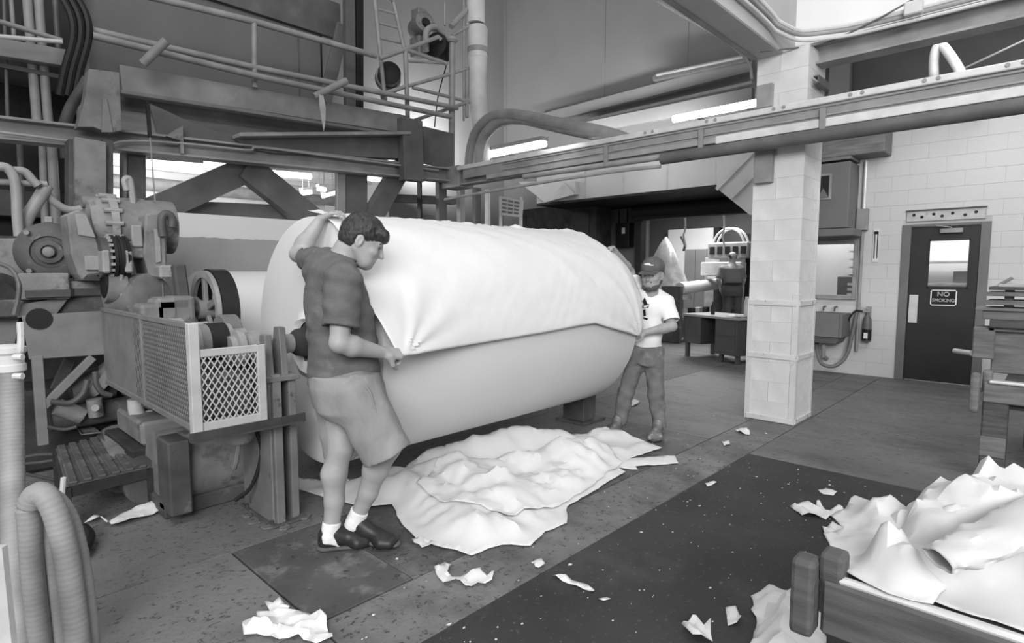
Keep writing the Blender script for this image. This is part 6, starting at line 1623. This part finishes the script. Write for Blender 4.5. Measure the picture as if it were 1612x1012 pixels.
for hp_, kn, an in ((hL, kL, aL), (hR, kR, aR)):
    Q.cap(hp_, kn, .092, .072, .04); Q.chain([kn, kn.lerp(an, .4)], [.070, .068], .03); Q.fru(kn.lerp(an, .3), an - Vector((0, 0, .03)), .066, .062, .03)
sdf_obj('jeans', Q, .008, 'jeans', M2, noise_amp=.0045, nk=34, seed=19, aniso=(1, 1, .8))
for g_ in (lf2, rf2):
    fd = (FX2 * .8 - FH * .5).normalized(); shoe(M2, g_ + FH * .09, g_ + FH * .09 + fd * .29, 0.0, .3, 'boot', 'sole', .006, 'boot', .03)

# ---------------------------------------------------------------- distant man with his back turned
g3 = pa(1152, 470, 11.9); O3 = Vector((11.9, g3.y, 0))
def W_(x, y, ly=0.0): return pv(x, y, O3, ly)
M3_ = thing('person', 'distant man in dark shirt and trousers standing with his back turned in the next room', 'person', O3)
B = SDF(); add_head(B, W_(1153, 405), FH, Vector((0, 0, 1)), .95)
B.cap(W_(1153, 412), W_(1152, 422), .055, .06, .03)
B.chain([W_(1138, 424), W_(1131, 440), W_(1134, 452, .1)], [.055, .045, .035], .02); B.chain([W_(1166, 424), W_(1171, 440), W_(1168, 452, .1)], [.055, .045, .035], .02)
B.cap(W_(1152, 424), W_(1152, 444), .12, .12, .05)
for x, xa in ((1145, 1141), (1160, 1162)):
    B.chain([W_(x, 450), W_(x, 485), Vector((W_(xa, 500).x, W_(xa, 500).y, .06))], [.08, .06, .04], .03)
add_hand(B, W_(1134, 452, .1), Vector((0, 0, -1)), CR, 1, (.4, .4, .3)); add_hand(B, W_(1168, 452, .1), Vector((0, 0, -1)), -CR, -1, (.4, .4, .3))
sdf_obj('body', B, .012, 'skin_far', M3_)
T = SDF(); T.loft([(W_(1152, 447), .15, .19), (W_(1152, 435), .15, .21), (W_(1152, 422), .13, .22)], FH, CR, .04); T.cap(W_(1138, 423), W_(1166, 423), .075, .075, .05)
T.fru(W_(1138, 424), W_(1132, 438), .075, .07, .03); T.fru(W_(1166, 424), W_(1171, 438), .075, .07, .03)
sdf_obj('shirt', T, .012, 'panel_grey', M3_)
Q = SDF(); Q.loft([(W_(1152, 447), .14, .19), (W_(1152, 458), .15, .20), (W_(1152, 466), .14, .19)], FH, CR, .04)
for x, xa in ((1145, 1141), (1160, 1162)): Q.chain([W_(x, 456), W_(x, 485), Vector((W_(xa, 500).x, W_(xa, 500).y, .08))], [.11, .085, .075], .04)
sdf_obj('trousers', Q, .012, 'desk', M3_)
Hr = SDF(); Hr.ell(W_(1153, 403), [.095, .085, .08], basis(FH), .02); Hr.ell(W_(1153, 398, -.02), [.05, .05, .03], basis(FH), .0, True); Hr.plane(W_(1153, 410), (0, 0, -1)); Hr.plane(W_(1153, 403, .03), FH)
sdf_obj('hair', Hr, .01, 'hair', M3_)
MB().lathe(W_(1152, 446), (0, 0, 1), [(-.03, .19), (.02, .19)], 24).build('belt', 'near_black', M3_, True)
for xa in (1141, 1162):
    q = W_(xa, 500); MB().cbox((q.x + .05, q.y + .03, .05), (.28, .12, .10)).build('shoe', 'near_black', M3_, bev=.03, seg=2)
# ================================================================ HOSES AT THE LEFT EDGE
def ribbed(pts, r, m, name, parent=None, pitch=0.02, amp=0.05, n=14):
    P = smoothpath(pts, 10)
    # resample evenly
    L = [0.0]
    for a_, b_ in zip(P, P[1:]): L.append(L[-1] + (b_ - a_).length)
    k = int(L[-1] / (pitch / 4)); out = []; rs = []; j = 0
    for i in range(k + 1):
        d = L[-1] * i / k
        while j < len(L) - 2 and L[j + 1] < d: j += 1
        t = (d - L[j]) / max(1e-6, L[j + 1] - L[j]); out.append(P[j].lerp(P[j + 1], t)); rs.append(r * (1 + amp * math.sin(d / pitch * 2 * math.pi)))
    return MB().tube(out, rs, n).build(name, m, parent, 'all')
HO = gz(40, 1085, 0.0)
def hv(x, y, ly=0.0): return pv(x, y, Vector((HO.x, HO.y, 0)), ly)
vh = thing('suction_hose', 'upright pale suction hose with clamp fitting at the left edge', 'hose', hv(30, 1040, .1))
ribbed([hv(17, 572, .35), hv(19, 650, .32), hv(20, 760, .25), hv(22, 880, .15), hv(30, 1000, .05), hv(34, 1082, .0)], 0.039, 'hose', 'hose_body', vh, 0.016, 0.012)
c = hv(15, 566, .35)
MB().lathe(c, (0, 0, 1), [(-.05, .046), (-.045, .052), (-.02, .052), (-.015, .047), (.02, .047), (.03, .056), (.05, .056), (.06, .04)], 22).build('clamp_collar', 'pipe_white', vh, True)
MB().tube(smoothpath([c + Vector((.03, -.01, .03)), hv(32, 553, .33), hv(33, 530, .33), hv(32, 507, .33)], 6), .012, 8).build('lever', 'pipe_white', vh, True)
for dy in (4, 34):
    MB().cyl(hv(22, 558 + dy, .30), hv(36, 558 + dy, .30), .012, n=8).build('clamp_bolt', 'pipe_white', vh, True)
MB().box((c.x - .09, c.y - .03, c.z - .03), (c.x - .03, c.y + .03, c.z + .07)).build('clamp_block', 'pipe_white', vh, bev=.01)
HC = [([(44, 800), (47, 830), (50, 880), (57, 950), (64, 1012), (70, 1086)], .036, .06, 'inner upright strand of the coiled hose beside the suction hose'),
      ([(42, 800), (48, 790), (60, 808), (74, 858), (85, 930), (94, 1012), (100, 1086)], .030, .11, 'second strand of the coiled hose, half hidden in the coil'),
      ([(46, 796), (54, 780), (68, 777), (86, 805), (102, 862), (113, 935), (122, 1012), (128, 1086)], .038, .0, 'third strand of the coiled hose with a rounded top'),
      ([(64, 790), (84, 786), (106, 815), (122, 868), (133, 935), (141, 1012), (146, 1086)], .033, .07, 'outermost strand of the coiled hose nearest the floor')]
for i, (px, r, dy, lab) in enumerate(HC):
    tag(ribbed([hv(x, y, dy) for x, y in px], r, 'hose', 'coiled_hose', None, 0.020, 0.014), lab, 'hose', 'coiled suction hose')
hd_ = tag(MB().tube(smoothpath([gz(118, 835, .06), gz(132, 832, .06), gz(141, 845, .05), gz(132, 866, .05), gz(124, 872, .05)], 6), .028, 8).build('hose_loop', 'near_black', None, True), 'black hose loop on the floor behind the coiled hose', 'hose')
tag(MB().tube([hv(96, 800, .35), hv(100, 752, .35)], .010, 8).build('pin', 'pipe_white', None, True), 'thin pale pin standing behind the coiled hose top', 'pin')
wp = tag(MB().prism([hv(-30, 860, -.25), hv(3, 862, -.25), hv(20, 1030, -.3), hv(-30, 1030, -.3)], FH * .02).build('pale_board', 'guard_light'), 'pale board edge cut off at the bottom left corner', 'board')
# ================================================================ WASTE CART AND TROLLEY AT THE RIGHT
TZ = 0.75
ct_ = thing('waste_cart', 'steel edged wooden cart loaded with waste paper at the bottom right', 'cart', (2.3, -0.2, 0))
AR = 1.52
MB().box((AR, -1.2, TZ - .15), (AR + .10, .39, TZ - .01)).build('end_rail', 'wood_dark', ct_, bev=0.008)
MB().box((AR + .006, -1.2, TZ - .012), (AR + .034, .36, TZ + .004)).build('rail_cap', 'bright_steel', ct_, bev=0.010, seg=2)
MB().box((AR - .03, .40, TZ - .16), (AR + .04, .455, TZ + .035)).build('stake', 'wood_dark', ct_, bev=0.012, seg=2)
MB().box((AR + .005, .345, TZ - .02), (AR + .075, .40, TZ + .055)).build('stake', 'wood_dark', ct_, bev=0.012, seg=2)
MB().box((AR + .10, -1.2, TZ - .12), (2.2, .36, TZ - .04)).build('deck', 'wood_dark', ct_, bev=0.006)
MB().box((2.2, -1.2, TZ - .15), (2.28, .30, TZ - .01)).build('end_rail', 'wood_dark', ct_, bev=0.008)
for a_, b_ in ((1.62, .2), (2.15, .2), (1.62, -1.0), (2.15, -1.0)): MB().box((a_ - .04, b_ - .04, 0), (a_ + .04, b_ + .04, TZ - .12)).build('leg', 'wood_dark', ct_, bev=0.006)
# heap of waste paper
def cart_sheet(px, z, seed, base, amp, wl, lab, sp=.028, edge=.16, world=False):
    P = [Vector((x, y, z)) for x, y in px] if world else [gz(x, y, z) for x, y in px]
    poly = [(p.x, p.y) for p in P]; pdq = poly_dist(poly); ck_ = crumple_fn(seed, amp, wl, 4)
    def hf(x, y):
        e = min(1, pdq(x, y) / edge); e = e * e * (3 - 2 * e)
        return TZ + .006 + (base(x, y, e) - TZ) * (.12 + .88 * e) + max(-.2 * amp, ck_(x, y)) * (.08 + .92 * e)
    return tag(sheet2d('waste_paper', [(p.x, p.y) for p in ragged([Vector((a_, b_)) for a_, b_ in poly], seed, .006, .04)], hf, 'paper_waste', sp, seed), lab, 'waste paper', 'waste paper heap')
def heap(x, y): return TZ + .01 + .07 * math.exp(-(((x - 2.05) / .35) ** 2 + ((y + .1) / .45) ** 2)) + .03 * noise.noise((x * 3.2, y * 3.2, 8))
cart_sheet([(2.13, .46), (2.10, .40), (2.14, .28), (2.16, .16), (2.28, .05), (2.42, -.15), (2.5, -.6), (2.5, -1.2), (1.56, -1.2), (1.56, -.4), (1.555, .1), (1.57, .30), (1.65, .40), (1.75, .45), (1.83, .42), (1.9, .47), (1.98, .45)], .76, 61, lambda x, y, e: heap(x, y) + .03 * e, .075, .42, 'broad base layer of the waste paper heap on the cart', world=True, sp=.02)
cart_sheet([(1380, 812), (1400, 785), (1450, 772), (1520, 760), (1600, 776), (1700, 800), (1680, 850), (1580, 862), (1500, 872), (1445, 850), (1400, 838)], .83, 62, lambda x, y, e: heap(x, y) + .02 + .07 * e, .065, .28, 'upper rumpled layer of the waste paper heap at the back', sp=.018, edge=.1)
# rolled tube of paper across the heap, open at its near end
ax_ = smoothpath([gz(1478, 882, .87), gz(1520, 866, .89), gz(1570, 845, .90), gz(1640, 815, .90), gz(1720, 790, .88)], 10)
vs, fs, nn = [], [], 22
for i_, p_ in enumerate(ax_):
    d_ = (ax_[min(i_ + 1, len(ax_) - 1)] - ax_[max(i_ - 1, 0)]).normalized(); x_ = d_.cross(Vector((0, 0, 1))).normalized(); y_ = x_.cross(d_)
    t_ = i_ / (len(ax_) - 1)
    for k in range(nn):
        q = 2 * math.pi * k / nn
        r_ = (.034 + .028 * t_) * (1 + .28 * noise.noise((math.cos(q) * 1.6, math.sin(q) * 1.6, t_ * 7)) + .10 * noise.noise((math.cos(q) * 4, math.sin(q) * 4, t_ * 16)))
        vs.append(p_ + x_ * math.cos(q) * r_ * 1.25 + y_ * math.sin(q) * r_ * .62)
for i_ in range(len(ax_) - 1):
    for k in range(nn): fs.append((i_ * nn + k, i_ * nn + (k + 1) % nn, (i_ + 1) * nn + (k + 1) % nn, (i_ + 1) * nn + k))
o = mesh_obj('waste_paper', vs, fs, 'paper_waste', None, True); o.modifiers.new('thickness', 'SOLIDIFY').thickness = .002
tag(o, 'rolled tube of paper lying across the waste heap', 'waste paper', 'waste paper heap')
cart_sheet([(1350, 850), (1450, 862), (1500, 905), (1470, 930), (1400, 915), (1330, 880)], .79, 64, lambda x, y, e: heap(x, y) + .02 + .04 * e, .045, .22, 'thin front layer of the waste heap near the rail', sp=.016, edge=.08)
# paper hanging beside the cart post
P = [gz(1182, 935, .02), gz(1196, 928, .02), gz(1212, 918, .02), (gz(1228, 926, .02)), gz(1262, 930, .02), gz(1300, 975, .02), gz(1300, 1060, .02), gz(1172, 1060, .02), gz(1190, 985, .02)]
ckh = crumple_fn(71, .09, .25, 3); pdh = poly_dist([(p.x, p.y) for p in P])
tag(sheet2d('waste_paper', [(p.x, p.y) for p in ragged(P, 33, .01, .04)], lambda x, y: .012 + max(0, ckh(x, y) + .06) * min(1, pdh(x, y) / .1), 'paper', .03, 7), 'crumpled white paper on the floor left of the cart post', 'waste paper')
# trolley behind with stacked boards
tr_ = thing('board_trolley', 'wooden trolley with worn post carrying stacked boards at the right edge', 'trolley', (5.9, 0.0, 0))
MB().box((5.10, -1.2, .60), (5.20, .36, .74)).build('end_rail', 'wood', tr_, bev=0.008)
MB().box((5.08, -1.2, .735), (5.16, .33, .755)).build('rail_cap', 'bright_steel', tr_, bev=0.006)
MB().box((5.06, .375, .52), (5.13, .43, .80)).build('stake', 'wood', tr_, bev=0.02, seg=2)
MB().box((5.12, .315, .66), (5.19, .37, .82)).build('stake', 'wood', tr_, bev=0.02, seg=2)
MB().box((5.12, .22, 0), (5.26, .36, .62)).build('leg', 'wood_dark', tr_, bev=0.01)
MB().box((5.105, .22, .22), (5.12, .36, .36)).build('leg_band', 'wood', tr_, bev=0.004)
MB().box((5.2, -1.2, .55), (6.9, .30, .62)).build('deck', 'wood_dark', tr_, bev=0.006)
MB().box((6.5, .10, .62), (6.62, .42, 1.02)).build('rear_post', 'wood', tr_, bev=0.01)
MB().box((6.45, .40, .74), (6.62, .55, 1.02)).build('rear_block', 'wood', tr_, bev=0.01)
MB().box((6.53, -1.2, .70), (6.6, .39, .985)).build('rear_panel', 'wood', tr_, bev=0.008)
MB().box((6.45, -1.2, .985), (6.62, .45, 1.02)).build('rear_rail', 'wood', tr_, bev=0.006)
MB().box((6.5, .05, 0), (6.62, .17, .62)).build('leg', 'wood_dark', tr_, bev=0.01)
for i, (z0, z1, b1, m_, lab) in enumerate([(1.02, 1.09, .44, 'wood_dark', 'lowest dark spacer of the board stack'), (1.09, 1.165, .49, 'wood', 'lowest broad board of the stack with a bolt'), (1.165, 1.19, .54, 'guard_grey', 'thin pale sheet poking out of the board stack'), (1.215, 1.255, .47, 'wood', 'second board of the stack from below'), (1.29, 1.325, .47, 'guard_grey', 'third pale board of the stack'), (1.34, 1.37, .46, 'wood_dark', 'topmost dark tray of the board stack')]):
    m = MB().box((6.40 - .03 * (i == 2), -1.2, z0), (6.75, b1, z1))
    if 2 < i: 
        for b_ in (.3, -.4): m.box((6.5, b_, z0 - .04), (6.6, b_ + .06, z0))
    tag(m.build('stacked_board', m_, None, bev=.004), lab, 'board', 'boards stacked on the trolley')
cn3 = thing('tin_can', 'pale tin can standing on the board stack', 'can', (6.5, .02, 1.37))
MB().lathe((6.5, .03, 1.37), (0, 0, 1), [(0, .06), (.13, .06), (.15, .05), (.155, .03)], 18).build('can', 'guard_light', cn3, True)
MB().lathe((6.5, .03, 1.41), (0, 0, 1), [(0, .061), (.04, .061)], 18).build('label_band', 'pipe_dark', cn3, True)
tag(MB().box((6.45, .18, 1.37), (6.6, .4, 1.39)).build('note_pad', 'guard_light'), 'small pale pad lying on top of the board stack', 'pad')
tap = tag(MB().tube([pa(1503, 552, 8.6), pa(1530, 556, 8.4)], .03, 10).build('pipe_end', 'pipe_white', None, True), 'small pale rod end left of the trolley block', 'rod')
tag(MB().bar((9.46, .58, 1.33), (9.40, .46, 1.42), .03, .03).build('door_stop', 'pipe_grey'), 'small slanted stop on the wall right of the door', 'bracket')
tag(MB().box((9.44, .25, 2.95), (9.5, .42, 3.1)).build('exit_lamp', 'guard_light', None, bev=.006), 'small pale box high on the wall at the right edge', 'lamp box')
